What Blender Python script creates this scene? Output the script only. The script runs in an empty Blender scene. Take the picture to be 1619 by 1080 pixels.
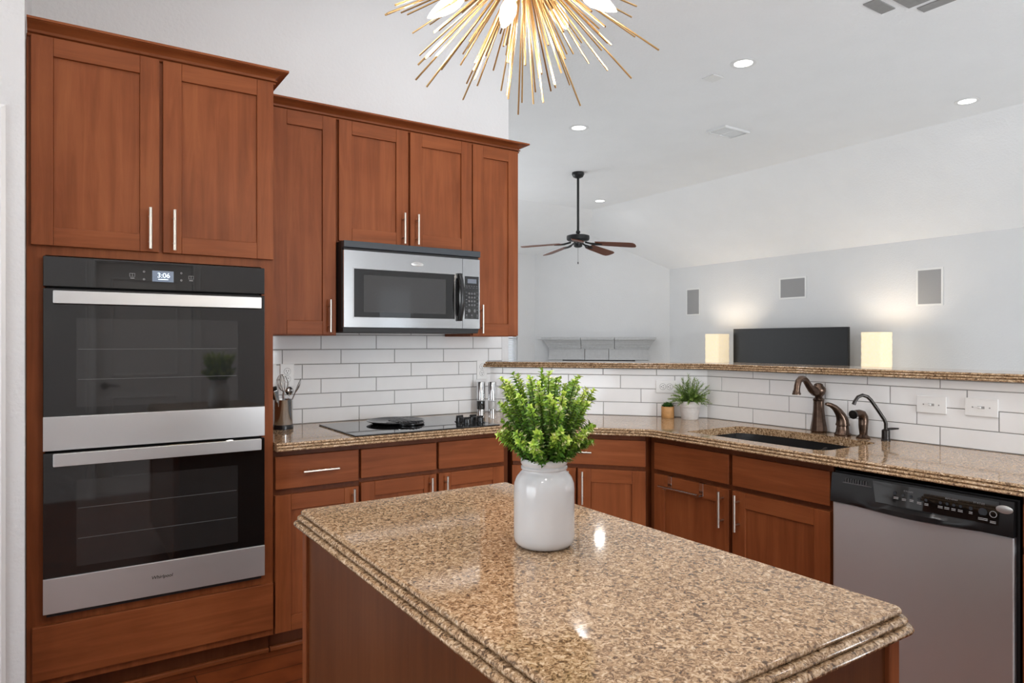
import bpy, bmesh, math, random
from mathutils import Vector, Matrix
S = bpy.context.scene
COL = S.collection
PI = math.pi
random.seed(7)

# ------------------------------------------------------------------ camera, world, exposure, large lights
YAW = 56.5
EYE = 1.342
cd = bpy.data.cameras.new('camera'); cam = bpy.data.objects.new('camera', cd); COL.objects.link(cam)
cam.location = (0, 0, EYE); cam.rotation_euler = (PI/2, 0, math.radians(YAW-90))
cd.sensor_width = 36; cd.lens = 24.0; cd.shift_y = 0.0003; cd.clip_start = 0.02
S.camera = cam
S.view_settings.view_transform = 'Standard'; S.view_settings.look = 'None'
S.view_settings.exposure = -0.11; S.view_settings.gamma = 1.0
W = bpy.data.worlds.new('sky'); S.world = W; W.use_nodes = True
bg = W.node_tree.nodes['Background']; bg.inputs[0].default_value = (0.86, 0.93, 1.0, 1); bg.inputs[1].default_value = 1.6

def area(name, loc, rot, sx, sy, power, color=(1, 1, 1), shape='RECTANGLE', spread=PI, parent=None):
    l = bpy.data.lights.new(name, 'AREA'); l.shape = shape; l.size = sx
    if shape in ('RECTANGLE', 'ELLIPSE'): l.size_y = sy
    l.energy = power; l.color = color; l.spread = spread
    o = bpy.data.objects.new(name, l); COL.objects.link(o); o.location = loc; o.rotation_euler = rot
    if parent: o.parent = parent
    return o
# living room daylight; nook, hall and patio lights are fill added at invented windows
area('fill_nook', (2.2, -3.42, 1.3), (math.radians(90), 0, 0), 0.8, 2.1, 160, (0.90, 0.96, 1.0))
area('daylight_living', (3.3, 9.74, 1.45), (-math.radians(100), 0, 0), 2.6, 1.7, 100, (0.93, 0.97, 1.0))
area('fill_hall', (-2.92, 0.9, 1.4), (math.radians(105), 0, -PI/2), 2.6, 1.9, 62, (0.90, 0.96, 1.0))

area('fill_patio', (7.6, -3.42, 1.3), (math.radians(108), 0, 0), 1.2, 1.9, 80, (0.94, 0.975, 1.0))  # added fill to brighten the right end of the sloped ceiling

# ------------------------------------------------------------------ materials
def new_mat(name):
    m = bpy.data.materials.new(name); m.use_nodes = True
    nt = m.node_tree; p = nt.nodes['Principled BSDF']
    return m, nt, p
def N(nt, t, **kw):
    n = nt.nodes.new(t)
    for k, v in kw.items():
        if k in n.inputs: n.inputs[k].default_value = v
        else: setattr(n, k, v)
    return n
def plain(name, col, rough=0.5, metal=0.0, coat=0.0, emit=None, es=0.0, spec=None, var=0.04, vs=30, bump=0.0, bs=80):
    """A surface with a faint procedural unevenness of colour (and optional bump)."""
    m, nt, p = new_mat(name)
    tc = N(nt, 'ShaderNodeTexCoord')
    nz = N(nt, 'ShaderNodeTexNoise', Scale=vs, Detail=3.0)
    nt.links.new(tc.outputs['Object'], nz.inputs['Vector'])
    r = N(nt, 'ShaderNodeValToRGB')
    c0 = [max(0, c*(1-var)) for c in col]; c1 = [min(1, c*(1+var)) for c in col]
    r.color_ramp.elements[0].position = 0.3; r.color_ramp.elements[1].position = 0.7
    r.color_ramp.elements[0].color = (*c0, 1); r.color_ramp.elements[1].color = (*c1, 1)
    nt.links.new(nz.outputs['Fac'], r.inputs['Fac']); nt.links.new(r.outputs['Color'], p.inputs['Base Color'])
    p.inputs['Roughness'].default_value = rough; p.inputs['Metallic'].default_value = metal
    p.inputs['Coat Weight'].default_value = coat; p.inputs['Coat Roughness'].default_value = 0.05
    if spec is not None: p.inputs['Specular IOR Level'].default_value = spec
    if emit: p.inputs['Emission Color'].default_value = (*emit, 1); p.inputs['Emission Strength'].default_value = es
    if bump:
        n2 = N(nt, 'ShaderNodeTexNoise', Scale=bs, Detail=4.0)
        nt.links.new(tc.outputs['Object'], n2.inputs['Vector'])
        b = N(nt, 'ShaderNodeBump', Strength=bump, Distance=0.01)
        nt.links.new(n2.outputs['Fac'], b.inputs['Height']); nt.links.new(b.outputs['Normal'], p.inputs['Normal'])
    return m
def ramp_set(r, stops):
    e = r.color_ramp.elements
    while len(e) > 1: e.remove(e[-1])
    e[0].position = stops[0][0]; e[0].color = (*stops[0][1], 1)
    for pos, c in stops[1:]:
        n = e.new(pos); n.color = (*c, 1)
def wood(name, axis, cols, rough=0.42, scale=1.0, coat=0.0):
    m, nt, p = new_mat(name)
    tc = N(nt, 'ShaderNodeTexCoord'); oi = N(nt, 'ShaderNodeObjectInfo')
    mul = N(nt, 'ShaderNodeVectorMath', operation='SCALE'); mul.inputs['Scale'].default_value = 17.0
    cmb = N(nt, 'ShaderNodeCombineXYZ')
    for i in range(3): nt.links.new(oi.outputs['Random'], cmb.inputs[i])
    nt.links.new(cmb.outputs[0], mul.inputs[0])
    add = N(nt, 'ShaderNodeVectorMath', operation='ADD')
    nt.links.new(tc.outputs['Object'], add.inputs[0]); nt.links.new(mul.outputs[0], add.inputs[1])
    mp = N(nt, 'ShaderNodeMapping')
    s = [14*scale]*3; s['xyz'.index(axis)] = 0.9*scale
    mp.inputs['Scale'].default_value = s
    nt.links.new(add.outputs[0], mp.inputs['Vector'])
    n1 = N(nt, 'ShaderNodeTexNoise', Scale=2.2, Detail=8.0, Roughness=0.62, Distortion=0.7)
    nt.links.new(mp.outputs[0], n1.inputs['Vector'])
    n2 = N(nt, 'ShaderNodeTexNoise', Scale=3.0, Detail=3.0, Roughness=0.5)
    nt.links.new(add.outputs[0], n2.inputs['Vector'])
    mx = N(nt, 'ShaderNodeMix', data_type='FLOAT'); mx.inputs[0].default_value = 0.4
    nt.links.new(n1.outputs['Fac'], mx.inputs[2]); nt.links.new(n2.outputs['Fac'], mx.inputs[3])
    r = N(nt, 'ShaderNodeValToRGB'); ramp_set(r, [(0.30, cols[0]), (0.5, cols[1]), (0.70, cols[2])])
    nt.links.new(mx.outputs[0], r.inputs['Fac']); nt.links.new(r.outputs['Color'], p.inputs['Base Color'])
    mp2 = N(nt, 'ShaderNodeMapping'); s2 = [220]*3; s2['xyz'.index(axis)] = 6; mp2.inputs['Scale'].default_value = s2
    nt.links.new(add.outputs[0], mp2.inputs['Vector'])
    n3 = N(nt, 'ShaderNodeTexNoise', Scale=1.0, Detail=2.0); nt.links.new(mp2.outputs[0], n3.inputs['Vector'])
    b = N(nt, 'ShaderNodeBump', Strength=0.04, Distance=0.002); nt.links.new(n3.outputs['Fac'], b.inputs['Height'])
    nt.links.new(b.outputs['Normal'], p.inputs['Normal'])
    p.inputs['Roughness'].default_value = rough; p.inputs['Coat Weight'].default_value = coat; p.inputs['Specular IOR Level'].default_value = 0.21
    return m
WC = [(0.155, 0.040, 0.011), (0.235, 0.065, 0.020), (0.310, 0.096, 0.032)]
M = {}
M['wood_v'] = wood('cherry_wood_upright', 'z', WC)
M['wood_shaded'] = wood('cherry_wood_shaded', 'z', [(0.085, 0.022, 0.007), (0.120, 0.032, 0.010), (0.155, 0.045, 0.015)])  # darkened cherry: shade of gaps and toe kicks painted into the colour
M['wood_h'] = wood('cherry_wood_level', 'x', WC)
M['wood_dark'] = wood('cherry_wood_shadow_line', 'x', [(0.05, 0.018, 0.009), (0.08, 0.028, 0.013), (0.10, 0.036, 0.016)])
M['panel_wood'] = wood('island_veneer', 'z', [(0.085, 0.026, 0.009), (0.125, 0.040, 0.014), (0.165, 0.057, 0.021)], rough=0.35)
M['fan_wood'] = wood('fan_blade_wood', 'x', [(0.10, 0.03, 0.015), (0.15, 0.05, 0.025), (0.20, 0.07, 0.035)], rough=0.4)

def granite(name, tint=1.0, rough=0.07):
    m, nt, p = new_mat(name)
    tc = N(nt, 'ShaderNodeTexCoord')
    n1 = N(nt, 'ShaderNodeTexNoise', Scale=105.0, Detail=4.0, Roughness=0.65, Distortion=1.4)
    nt.links.new(tc.outputs['Object'], n1.inputs['Vector'])
    r1 = N(nt, 'ShaderNodeValToRGB')
    g = lambda a, b, c: (a*tint, b*tint, c*tint)
    ramp_set(r1, [(0.35, g(0.085, 0.050, 0.029)), (0.43, g(0.230, 0.135, 0.070)), (0.49, g(0.40, 0.252, 0.138)), (0.56, g(0.56, 0.385, 0.230)), (0.66, g(0.76, 0.60, 0.43))])
    nt.links.new(n1.outputs['Fac'], r1.inputs['Fac'])
    v = N(nt, 'ShaderNodeTexVoronoi', Scale=150.0); nt.links.new(tc.outputs['Object'], v.inputs['Vector'])
    sep = N(nt, 'ShaderNodeSeparateColor'); nt.links.new(v.outputs['Color'], sep.inputs[0])
    r2 = N(nt, 'ShaderNodeValToRGB'); ramp_set(r2, [(0.0, (1, 1, 1)), (0.17, (1, 1, 1)), (0.20, (0, 0, 0))])
    nt.links.new(sep.outputs[0], r2.inputs['Fac'])
    d = N(nt, 'ShaderNodeValToRGB'); ramp_set(d, [(0.0, (1, 1, 1)), (0.30, (1, 1, 1)), (0.55, (0, 0, 0))])
    nt.links.new(v.outputs['Distance'], d.inputs['Fac'])
    mm = N(nt, 'ShaderNodeMath', operation='MULTIPLY'); nt.links.new(r2.outputs[0], mm.inputs[0]); nt.links.new(d.outputs[0], mm.inputs[1])
    m2 = N(nt, 'ShaderNodeMath', operation='MULTIPLY'); nt.links.new(mm.outputs[0], m2.inputs[0]); m2.inputs[1].default_value = 0.42
    mix = N(nt, 'ShaderNodeMix', data_type='RGBA')
    nt.links.new(m2.outputs[0], mix.inputs[0]); nt.links.new(r1.outputs[0], mix.inputs[6]); mix.inputs[7].default_value = (0.05*tint, 0.04*tint, 0.034*tint, 1)
    n4 = N(nt, 'ShaderNodeTexNoise', Scale=5.0, Detail=2.0); nt.links.new(tc.outputs['Object'], n4.inputs['Vector'])
    r4 = N(nt, 'ShaderNodeValToRGB'); ramp_set(r4, [(0.3, (0.86, 0.84, 0.82)), (0.7, (1.0, 1.0, 1.0))]); nt.links.new(n4.outputs['Fac'], r4.inputs['Fac'])
    mx2 = N(nt, 'ShaderNodeMix', data_type='RGBA', blend_type='MULTIPLY'); mx2.inputs[0].default_value = 1.0
    nt.links.new(mix.outputs[2], mx2.inputs[6]); nt.links.new(r4.outputs[0], mx2.inputs[7])
    nt.links.new(mx2.outputs[2], p.inputs['Base Color'])
    p.inputs['Roughness'].default_value = rough
    return m
M['granite'] = granite('speckled_tan_granite')
def steel(name, col=(0.60, 0.605, 0.61), rough=0.15, axis='x'):
    m, nt, p = new_mat(name)
    tc = N(nt, 'ShaderNodeTexCoord'); mp = N(nt, 'ShaderNodeMapping')
    s = [500]*3; s['xyz'.index(axis)] = 4; mp.inputs['Scale'].default_value = s
    nt.links.new(tc.outputs['Object'], mp.inputs['Vector'])
    n = N(nt, 'ShaderNodeTexNoise', Scale=1.0, Detail=3.0); nt.links.new(mp.outputs[0], n.inputs['Vector'])
    r = N(nt, 'ShaderNodeMapRange'); r.inputs['To Min'].default_value = rough-0.05; r.inputs['To Max'].default_value = rough+0.05
    nt.links.new(n.outputs['Fac'], r.inputs['Value']); nt.links.new(r.outputs[0], p.inputs['Roughness'])
    b = N(nt, 'ShaderNodeBump', Strength=0.045, Distance=0.001); nt.links.new(n.outputs['Fac'], b.inputs['Height']); nt.links.new(b.outputs['Normal'], p.inputs['Normal'])
    p.inputs['Base Color'].default_value = (*col, 1); p.inputs['Metallic'].default_value = 1.0
    return m
M['steel'] = steel('brushed_steel')
M['steel_soft'] = steel('satin_steel', (0.70, 0.71, 0.72), 0.40)
M['steel_soft'].node_tree.nodes['Principled BSDF'].inputs['Metallic'].default_value = 0.82
M['steel_oven'] = steel('oven_steel', (0.66, 0.665, 0.67), 0.36)
M['steel_oven'].node_tree.nodes['Principled BSDF'].inputs['Metallic'].default_value = 0.80
M['nickel'] = steel('satin_nickel', (0.66, 0.61, 0.54), 0.3, 'z')
M['chrome'] = plain('polished_steel', (0.62, 0.61, 0.60), 0.14, 1.0)
M['black_glass'] = plain('black_glass', (0.006, 0.006, 0.006), 0.03, spec=0.85, var=0.1)
M['window_glass'] = plain('smoked_oven_glass', (0.020, 0.020, 0.020), 0.04, spec=0.9, var=0.1)
M['smoked_plate'] = plain('smoked_vent_plate', (0.045, 0.045, 0.046), 0.12, var=0.1)
M['mesh_window'] = plain('microwave_mesh_window', (0.055, 0.055, 0.056), 0.08, var=0.15, vs=900)
M['black'] = plain('black_plastic', (0.012, 0.012, 0.013), 0.25, var=0.1)
M['black_matte'] = plain('matt_black', (0.010, 0.010, 0.011), 0.55, var=0.1)
M['gunmetal'] = plain('slate_vent_lip', (0.035, 0.042, 0.052), 0.4)
M['void'] = plain('dark_gap', (0.006, 0.005, 0.005), 0.8)
M['wall'] = plain('white_textured_paint', (0.735, 0.737, 0.745), 0.62, var=0.012, vs=3, bump=0.28, bs=55)
M['ceil'] = plain('white_ceiling_texture', (0.90, 0.90, 0.91), 0.8, var=0.012, vs=3, bump=0.45, bs=48)
M['trim'] = plain('white_trim_paint', (0.82, 0.82, 0.82), 0.35, var=0.01)
M['tile'] = plain('white_glazed_tile', (0.83, 0.83, 0.835), 0.07, var=0.012, vs=14, bump=0.05, bs=9)
M['grout'] = plain('grey_grout', (0.30, 0.295, 0.29), 0.85, var=0.08)
M['plate'] = plain('white_plate_plastic', (0.80, 0.80, 0.795), 0.3, var=0.01)
M['slot'] = plain('socket_slot', (0.03, 0.03, 0.03), 0.6)
M['bronze'] = plain('oil_rubbed_bronze', (0.115, 0.075, 0.055), 0.27, 0.85, var=0.25, vs=60)
M['bronze_dark'] = plain('dark_bronze', (0.035, 0.031, 0.029), 0.3, 0.7, var=0.2, vs=60)
M['sink'] = plain('black_composite', (0.014, 0.014, 0.015), 0.38, var=0.35, vs=500)
M['ceramic'] = plain('white_glazed_ceramic', (0.66, 0.66, 0.67), 0.12, var=0.01, coat=0.3)
M['pot_white'] = plain('matt_white_pot', (0.62, 0.59, 0.57), 0.75, var=0.06, vs=70)
M['pot_tan'] = plain('light_wood_pot', (0.52, 0.27, 0.095), 0.5, var=0.18, vs=40)
M['soil'] = plain('dark_soil', (0.03, 0.02, 0.014), 0.9, var=0.4, vs=150)
M['gold'] = plain('brushed_gold', (0.66, 0.44, 0.20), 0.28, 1.0, var=0.06)
M['bulb'] = plain('lit_bulb', (1, 0.97, 0.9), 0.2, emit=(1.0, 0.90, 0.74), es=1.7)
M['bulb_glass'] = plain('bulb_tip_glass', (1, 0.97, 0.92), 0.08, emit=(1.0, 0.93, 0.82), es=1.0)
M['lens'] = plain('lit_lens', (1, 1, 1), 0.4, emit=(1.0, 0.985, 0.95), es=4.0)
M['fan_black'] = plain('fan_black_metal', (0.018, 0.018, 0.019), 0.4, 0.3)
M['screen'] = plain('tv_screen', (0.018, 0.018, 0.019), 0.4, var=0.05, spec=0.25)
M['paper'] = plain('crinkled_rice_paper', (0.86, 0.74, 0.54), 0.8, emit=(1.0, 0.80, 0.52), es=0.55, var=0.10, vs=40, bump=0.5, bs=40)
M['grille'] = plain('grey_speaker_cloth', (0.33, 0.33, 0.335), 0.8, var=0.1, vs=900)
M['stone'] = plain('cast_stone', (0.52, 0.52, 0.525), 0.7, var=0.05, vs=25)
M['console'] = wood('console_wood', 'x', [(0.05, 0.03, 0.02), (0.08, 0.05, 0.03), (0.10, 0.06, 0.04)])
M['display'] = plain('lit_display', (0.05, 0.06, 0.08), 0.2, emit=(0.20, 0.25, 0.34), es=0.7, var=0.15, vs=200)
M['digit'] = plain('lit_digits', (0.8, 0.9, 1), 0.3, emit=(0.75, 0.88, 1.0), es=1.3)
M['lcd'] = plain('grey_lcd', (0.16, 0.18, 0.22), 0.3)
M['legend'] = plain('grey_legend_print', (0.42, 0.42, 0.43), 0.5)
M['dim_legend'] = plain('dim_legend_print', (0.12, 0.12, 0.125), 0.5)
M['logo_dark'] = plain('dark_logo_print', (0.05, 0.045, 0.04), 0.5)
M['badge'] = plain('silver_badge', (0.55, 0.54, 0.53), 0.3, 0.6)
M['vent_grey'] = plain('grey_vent_paint', (0.30, 0.295, 0.29), 0.6)
M['salt'] = plain('white_salt', (0.82, 0.81, 0.79), 0.7, var=0.06, vs=400)
M['pepper'] = plain('black_peppercorns', (0.03, 0.026, 0.022), 0.6, var=0.6, vs=300)
M['blind'] = plain('white_blind_slats', (0.85, 0.86, 0.88), 0.5)
def glass(name, col=(1, 1, 1), rough=0.0):
    m, nt, p = new_mat(name)
    p.inputs['Base Color'].default_value = (*col, 1); p.inputs['Transmission Weight'].default_value = 1.0
    p.inputs['Roughness'].default_value = rough; p.inputs['IOR'].default_value = 1.45
    return m
M['clear'] = glass('clear_acrylic')
M['pane'] = glass('window_pane_glass')
def leafmat(name, stops, rough=0.4):
    m, nt, p = new_mat(name)
    a = N(nt, 'ShaderNodeAttribute', attribute_name='tone')
    r = N(nt, 'ShaderNodeValToRGB'); ramp_set(r, stops)
    nt.links.new(a.outputs['Fac'], r.inputs['Fac']); nt.links.new(r.outputs['Color'], p.inputs['Base Color'])
    p.inputs['Roughness'].default_value = rough
    p.inputs['Subsurface Weight'].default_value = 0.0
    return m
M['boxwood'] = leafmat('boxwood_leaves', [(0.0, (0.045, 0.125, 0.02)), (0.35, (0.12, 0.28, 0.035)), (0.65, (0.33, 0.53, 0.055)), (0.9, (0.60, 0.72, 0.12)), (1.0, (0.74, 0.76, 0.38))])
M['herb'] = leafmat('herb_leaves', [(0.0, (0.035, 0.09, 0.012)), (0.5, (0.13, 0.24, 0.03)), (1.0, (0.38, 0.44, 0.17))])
M['succulent'] = leafmat('succulent_leaves', [(0.0, (0.02, 0.07, 0.015)), (1.0, (0.08, 0.20, 0.04))])
M['stem'] = plain('green_stem', (0.09, 0.13, 0.03), 0.6)
def floor_mat():
    m, nt, p = new_mat('red_brown_plank_floor')
    tc = N(nt, 'ShaderNodeTexCoord'); mp = N(nt, 'ShaderNodeMapping'); nt.links.new(tc.outputs['Object'], mp.inputs['Vector'])
    mp.inputs['Rotation'].default_value = (0, 0, math.radians(0))
    b = N(nt, 'ShaderNodeTexBrick', Scale=1.0); b.inputs['Brick Width'].default_value = 0.9; b.inputs['Row Height'].default_value = 0.13
    b.inputs['Mortar Size'].default_value = 0.0025; b.inputs['Color1'].default_value = (0.16, 0.036, 0.010, 1); b.inputs['Color2'].default_value = (0.21, 0.052, 0.015, 1)
    b.inputs['Mortar'].default_value = (0.03, 0.012, 0.007, 1)
    nt.links.new(mp.outputs[0], b.inputs['Vector'])
    n = N(nt, 'ShaderNodeTexNoise', Scale=9.0, Detail=6.0); nt.links.new(tc.outputs['Object'], n.inputs['Vector'])
    r = N(nt, 'ShaderNodeValToRGB'); ramp_set(r, [(0.3, (0.7, 0.65, 0.6)), (0.7, (1.1, 1.1, 1.1))]); nt.links.new(n.outputs['Fac'], r.inputs['Fac'])
    mx = N(nt, 'ShaderNodeMix', data_type='RGBA', blend_type='MULTIPLY'); mx.inputs[0].default_value = 1.0
    nt.links.new(b.outputs['Color'], mx.inputs[6]); nt.links.new(r.outputs[0], mx.inputs[7]); nt.links.new(mx.outputs[2], p.inputs['Base Color'])
    p.inputs['Roughness'].default_value = 0.3
    return m
M['floor'] = floor_mat()
M['bounce_floor'] = plain('pale_bounce_floor', (0.60, 0.59, 0.57), 0.95, var=0.08, vs=200, bump=0.2, bs=400)  # unseen floor, made pale to bounce light up to the ceiling

# ------------------------------------------------------------------ mesh helpers
class MB:
    def __init__(s): s.v = []; s.f = []; s.m = []
    def add(s, vs, fs, mi=0):
        b = len(s.v); s.v += [tuple(v) for v in vs]
        for f in fs: s.f.append([b+i for i in f]); s.m.append(mi)
        return s
    def box(s, x0, y0, z0, x1, y1, z1, mi=0):
        x0, x1 = min(x0, x1), max(x0, x1); y0, y1 = min(y0, y1), max(y0, y1); z0, z1 = min(z0, z1), max(z0, z1)
        return s.add([(x0,y0,z0),(x1,y0,z0),(x1,y1,z0),(x0,y1,z0),(x0,y0,z1),(x1,y0,z1),(x1,y1,z1),(x0,y1,z1)],
              [(0,3,2,1),(4,5,6,7),(0,1,5,4),(1,2,6,5),(2,3,7,6),(3,0,4,7)], mi)
    def prism(s, poly, z0, z1, mi=0):
        """poly: CCW 2-D outline extruded in z."""
        n = len(poly)
        return s.add([(x,y,z0) for x,y in poly]+[(x,y,z1) for x,y in poly],
              [list(range(n))[::-1], list(range(n,2*n))]+[(i,(i+1)%n,n+(i+1)%n,n+i) for i in range(n)], mi)
    def extrude_y(s, poly, y0, y1, mi=0):
        """poly of (x,z), extruded along y (front y0 to back y1)."""
        n = len(poly)
        return s.add([(x,y0,z) for x,z in poly]+[(x,y1,z) for x,z in poly],
              [list(range(n)), list(range(n,2*n))[::-1]]+[(i,n+i,n+(i+1)%n,(i+1)%n) for i in range(n)], mi)
    def tube(s, pts, r, n=10, mi=0, caps=True, flat=1.0):
        pts = [Vector(p) for p in pts]; k = len(pts)
        rs = r if isinstance(r, (list, tuple)) else [r]*k
        t0 = (pts[1]-pts[0]).normalized()
        u = t0.orthogonal().normalized(); vs = []
        for i, p in enumerate(pts):
            t = (pts[min(i+1,k-1)]-pts[max(i-1,0)]).normalized()
            u = (u-t*u.dot(t)); u = u.normalized() if u.length > 1e-6 else t.orthogonal().normalized()
            w = t.cross(u)
            for j in range(n):
                a = 2*PI*j/n; vs.append(p+(u*math.cos(a)+w*math.sin(a)*flat)*rs[i])
        fs = [(i*n+j, i*n+(j+1)%n, (i+1)*n+(j+1)%n, (i+1)*n+j) for i in range(k-1) for j in range(n)]
        if caps: fs += [list(range(n))[::-1], list(range((k-1)*n, k*n))]
        return s.add(vs, fs, mi)
    def lathe(s, prof, n=32, c=(0,0,0), mi=0, rot=None, sides=None, caps=True):
        n = sides or n; vs = []
        for r, z in prof:
            for j in range(n):
                a = 2*PI*j/n + (PI/n if sides else 0)
                p = Vector((r*math.cos(a), r*math.sin(a), z))
                if rot is not None: p = rot @ p
                vs.append(p+Vector(c))
        k = len(prof)
        fs = [(i*n+j, i*n+(j+1)%n, (i+1)*n+(j+1)%n, (i+1)*n+j) for i in range(k-1) for j in range(n)]
        if caps: fs += [list(range(n))[::-1], list(range((k-1)*n, k*n))]
        return s.add(vs, fs, mi)
    def sweep(s, path, prof, mi=0, caps=True, closed=False, side=1):
        """path: 2-D points; prof: (out, z), out is measured to the right of the travel direction (times side); mitred."""
        n = len(path); k = len(prof); vs = []
        P = [Vector(p) for p in path]
        for i in range(n):
            def nrm(a, b):
                d = (b-a).normalized(); return Vector((d.y, -d.x))*side
            if closed or 0 < i < n-1:
                n0 = nrm(P[i-1], P[i]); n1 = nrm(P[i], P[(i+1) % n])
                m = (n0+n1); m = m/ max(1e-6, m.dot(n0))
            elif i == 0: m = nrm(P[0], P[1])
            else: m = nrm(P[-2], P[-1])
            for o, z in prof: vs.append((P[i].x+m.x*o, P[i].y+m.y*o, z))
        fs = []
        for i in range(n if closed else n-1):
            a = i*k; b = ((i+1) % n)*k
            for j in range(k):
                fs.append((a+j, a+(j+1)%k, b+(j+1)%k, b+j))
        if caps and not closed: fs += [list(range(k))[::-1], list(range((n-1)*k, n*k))]
        return s.add(vs, fs, mi)
    def xf(s, mat):
        s.v = [tuple(mat @ Vector(v)) for v in s.v]; return s
    def build(s, name, mats, parent=None, smooth=None, bevel=0.0, seg=2, loc=None, rot=None):
        me = bpy.data.meshes.new(name); me.from_pydata(s.v, [], s.f)
        mats = mats if isinstance(mats, (list, tuple)) else [mats]
        for m in mats: me.materials.append(M[m] if isinstance(m, str) else m)
        me.polygons.foreach_set('material_index', s.m)
        bm = bmesh.new(); bm.from_mesh(me); bmesh.ops.recalc_face_normals(bm, faces=bm.faces); bm.to_mesh(me); bm.free()
        if smooth is not None:
            me.polygons.foreach_set('use_smooth', [True]*len(me.polygons)); me.set_sharp_from_angle(angle=math.radians(smooth))
        o = bpy.data.objects.new(name, me); COL.objects.link(o)
        if parent is not None: o.parent = parent
        if loc is not None: o.location = loc
        if rot is not None: o.rotation_euler = rot
        if bevel:
            b = o.modifiers.new('edge', 'BEVEL'); b.width = bevel; b.segments = seg; b.limit_method = 'ANGLE'; b.angle_limit = math.radians(40)
        return o

def B(*a): return MB().box(*a)
def tag(o, label, cat, group=None, kind=None):
    if label: o['label'] = label
    if cat: o['category'] = cat
    if group: o['group'] = group
    if kind: o['kind'] = kind
    return o
def thing(name, label, cat, loc=(0,0,0), rz=0.0, group=None):
    o = bpy.data.objects.new(name, None); COL.objects.link(o); o.location = loc; o.rotation_euler = (0, 0, rz)
    o.empty_display_size = 0.1
    return tag(o, label, cat, group)
def struct(o): o['kind'] = 'structure'; return o
def dup(root, loc, label=None, rz=None):
    r = root.copy(); COL.objects.link(r); r.location = loc
    if rz is not None: r.rotation_euler = (0, 0, rz)
    if label: r['label'] = label
    for ch in list(root.children):
        c = ch.copy(); COL.objects.link(c); c.parent = r
        for g in list(ch.children):
            d = g.copy(); COL.objects.link(d); d.parent = c
    return r
def text(name, body, size, parent, mat, origin, ext=0.0004, shear=0.0, align='CENTER', space=1.0, bold=0.0):
    """Lettering standing in the local xz plane, facing -y."""
    cu = bpy.data.curves.new(name, 'FONT'); cu.body = body; cu.size = size; cu.align_x = align; cu.align_y = 'CENTER'
    cu.extrude = ext; cu.shear = shear; cu.space_character = space; cu.offset = bold
    t = bpy.data.objects.new('lettering_source', cu)
    me = bpy.data.meshes.new_from_object(t); bpy.data.objects.remove(t)
    me.transform(Matrix.Rotation(PI/2, 4, 'X')); me.name = name
    me.materials.clear(); me.materials.append(M[mat])
    o = bpy.data.objects.new(name, me); COL.objects.link(o); o.parent = parent; o.location = origin
    return o
def rrect(x0, z0, x1, z1, r, n=5):
    pts = []
    for cx, cz, a0 in ((x1-r, z0+r, -90), (x1-r, z1-r, 0), (x0+r, z1-r, 90), (x0+r, z0+r, 180)):
        for i in range(n+1):
            a = math.radians(a0+90*i/n); pts.append((cx+r*math.cos(a), cz+r*math.sin(a)))
    return pts

# ------------------------------------------------------------------ layout constants (metres)
YW, XW = 3.575, 3.03                      # cooktop wall and sink wall, tile faces
P1, P2 = Vector((2.205, YW)), Vector((XW, 2.592))   # ends of the angled wall
CT, CTH = 0.914, 0.034                    # counter top height and thickness
HC = 3.482
TT = 0.008                                # tile thickness

# ------------------------------------------------------------------ setting: shell
f = MB().prism([(-3, -3.5), (3.1, -3.5), (3.1, 2.6), (2.3, 3.6), (-3, 3.6)], -0.06, 0.0); struct(f.build('floor', 'floor'))
f = MB().prism([(3.1, -3.5), (8.75, -3.5), (8.75, 9.95), (-3, 9.95), (-3, 3.6), (2.3, 3.6), (3.1, 2.6)], -0.06, 0.0); struct(f.build('floor_living', 'bounce_floor'))
c = MB()
XE, YE = 7.20, 8.51
cv = [(-3.1,-3.6,HC),(XE,-3.6,HC),(XE,YE,HC),(-3.1,YE,HC),(8.64,-3.6,2.56),(8.64,8.18,2.56),(7.66,9.14,3.196),(6.98,9.84,2.865),(-3.1,9.84,2.865)]
cf = [(0,1,2,3),(1,4,5,6,2),(3,2,6,7,8)]; rim = [0,1,4,5,6,7,8,3]
c.add(cv+[(x,y,z+0.12) for x,y,z in cv], cf+[tuple(i+9 for i in f) for f in cf]+[(rim[k],rim[(k+1)%8],rim[(k+1)%8]+9,rim[k]+9) for k in range(8)])
struct(c.build('ceiling', 'ceil'))
# walls of the living room
def wall_with_holes(name, x0, x1, z0, z1, holes, y0, y1, mat='wall'):
    """wall in the local xz plane, y0..y1 thick, with rectangular holes (hx0,hx1,hz0,hz1) sorted along x."""
    b = MB(); x = x0
    for hx0, hx1, hz0, hz1 in holes:
        b.box(x, y0, z0, hx0, y1, z1); b.box(hx0, y0, z0, hx1, y1, hz0) if hz0 > z0 else None
        b.box(hx0, y0, hz1, hx1, y1, z1); x = hx1
    b.box(x, y0, z0, x1, y1, z1)
    return b
wall_with_holes('w', -3.0, 7.0, 0, 2.88, [(1.9, 4.7, 0.6, 2.3), (5.55, 6.614, 0.6, 2.2)], 9.82, 9.94).build('wall_back', 'wall')['kind'] = 'structure'
struct(B(8.62, -3.5, 0, 8.74, 8.28, 2.58).build('wall_right', 'wall'))
dg = MB()
dv = [(8.62,8.18,0),(6.98,9.82,0),(6.98,9.82,2.88),(7.66,9.14,3.20),(8.62,8.18,2.58)]
dg.add(dv+[(x+0.1,y+0.1,z) for x,y,z in dv], [(0,1,2,3,4),(9,8,7,6,5)]+[(i,5+i,5+(i+1)%5,(i+1)%5) for i in range(5)])
struct(dg.build('wall_fireplace', 'wall'))
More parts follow.
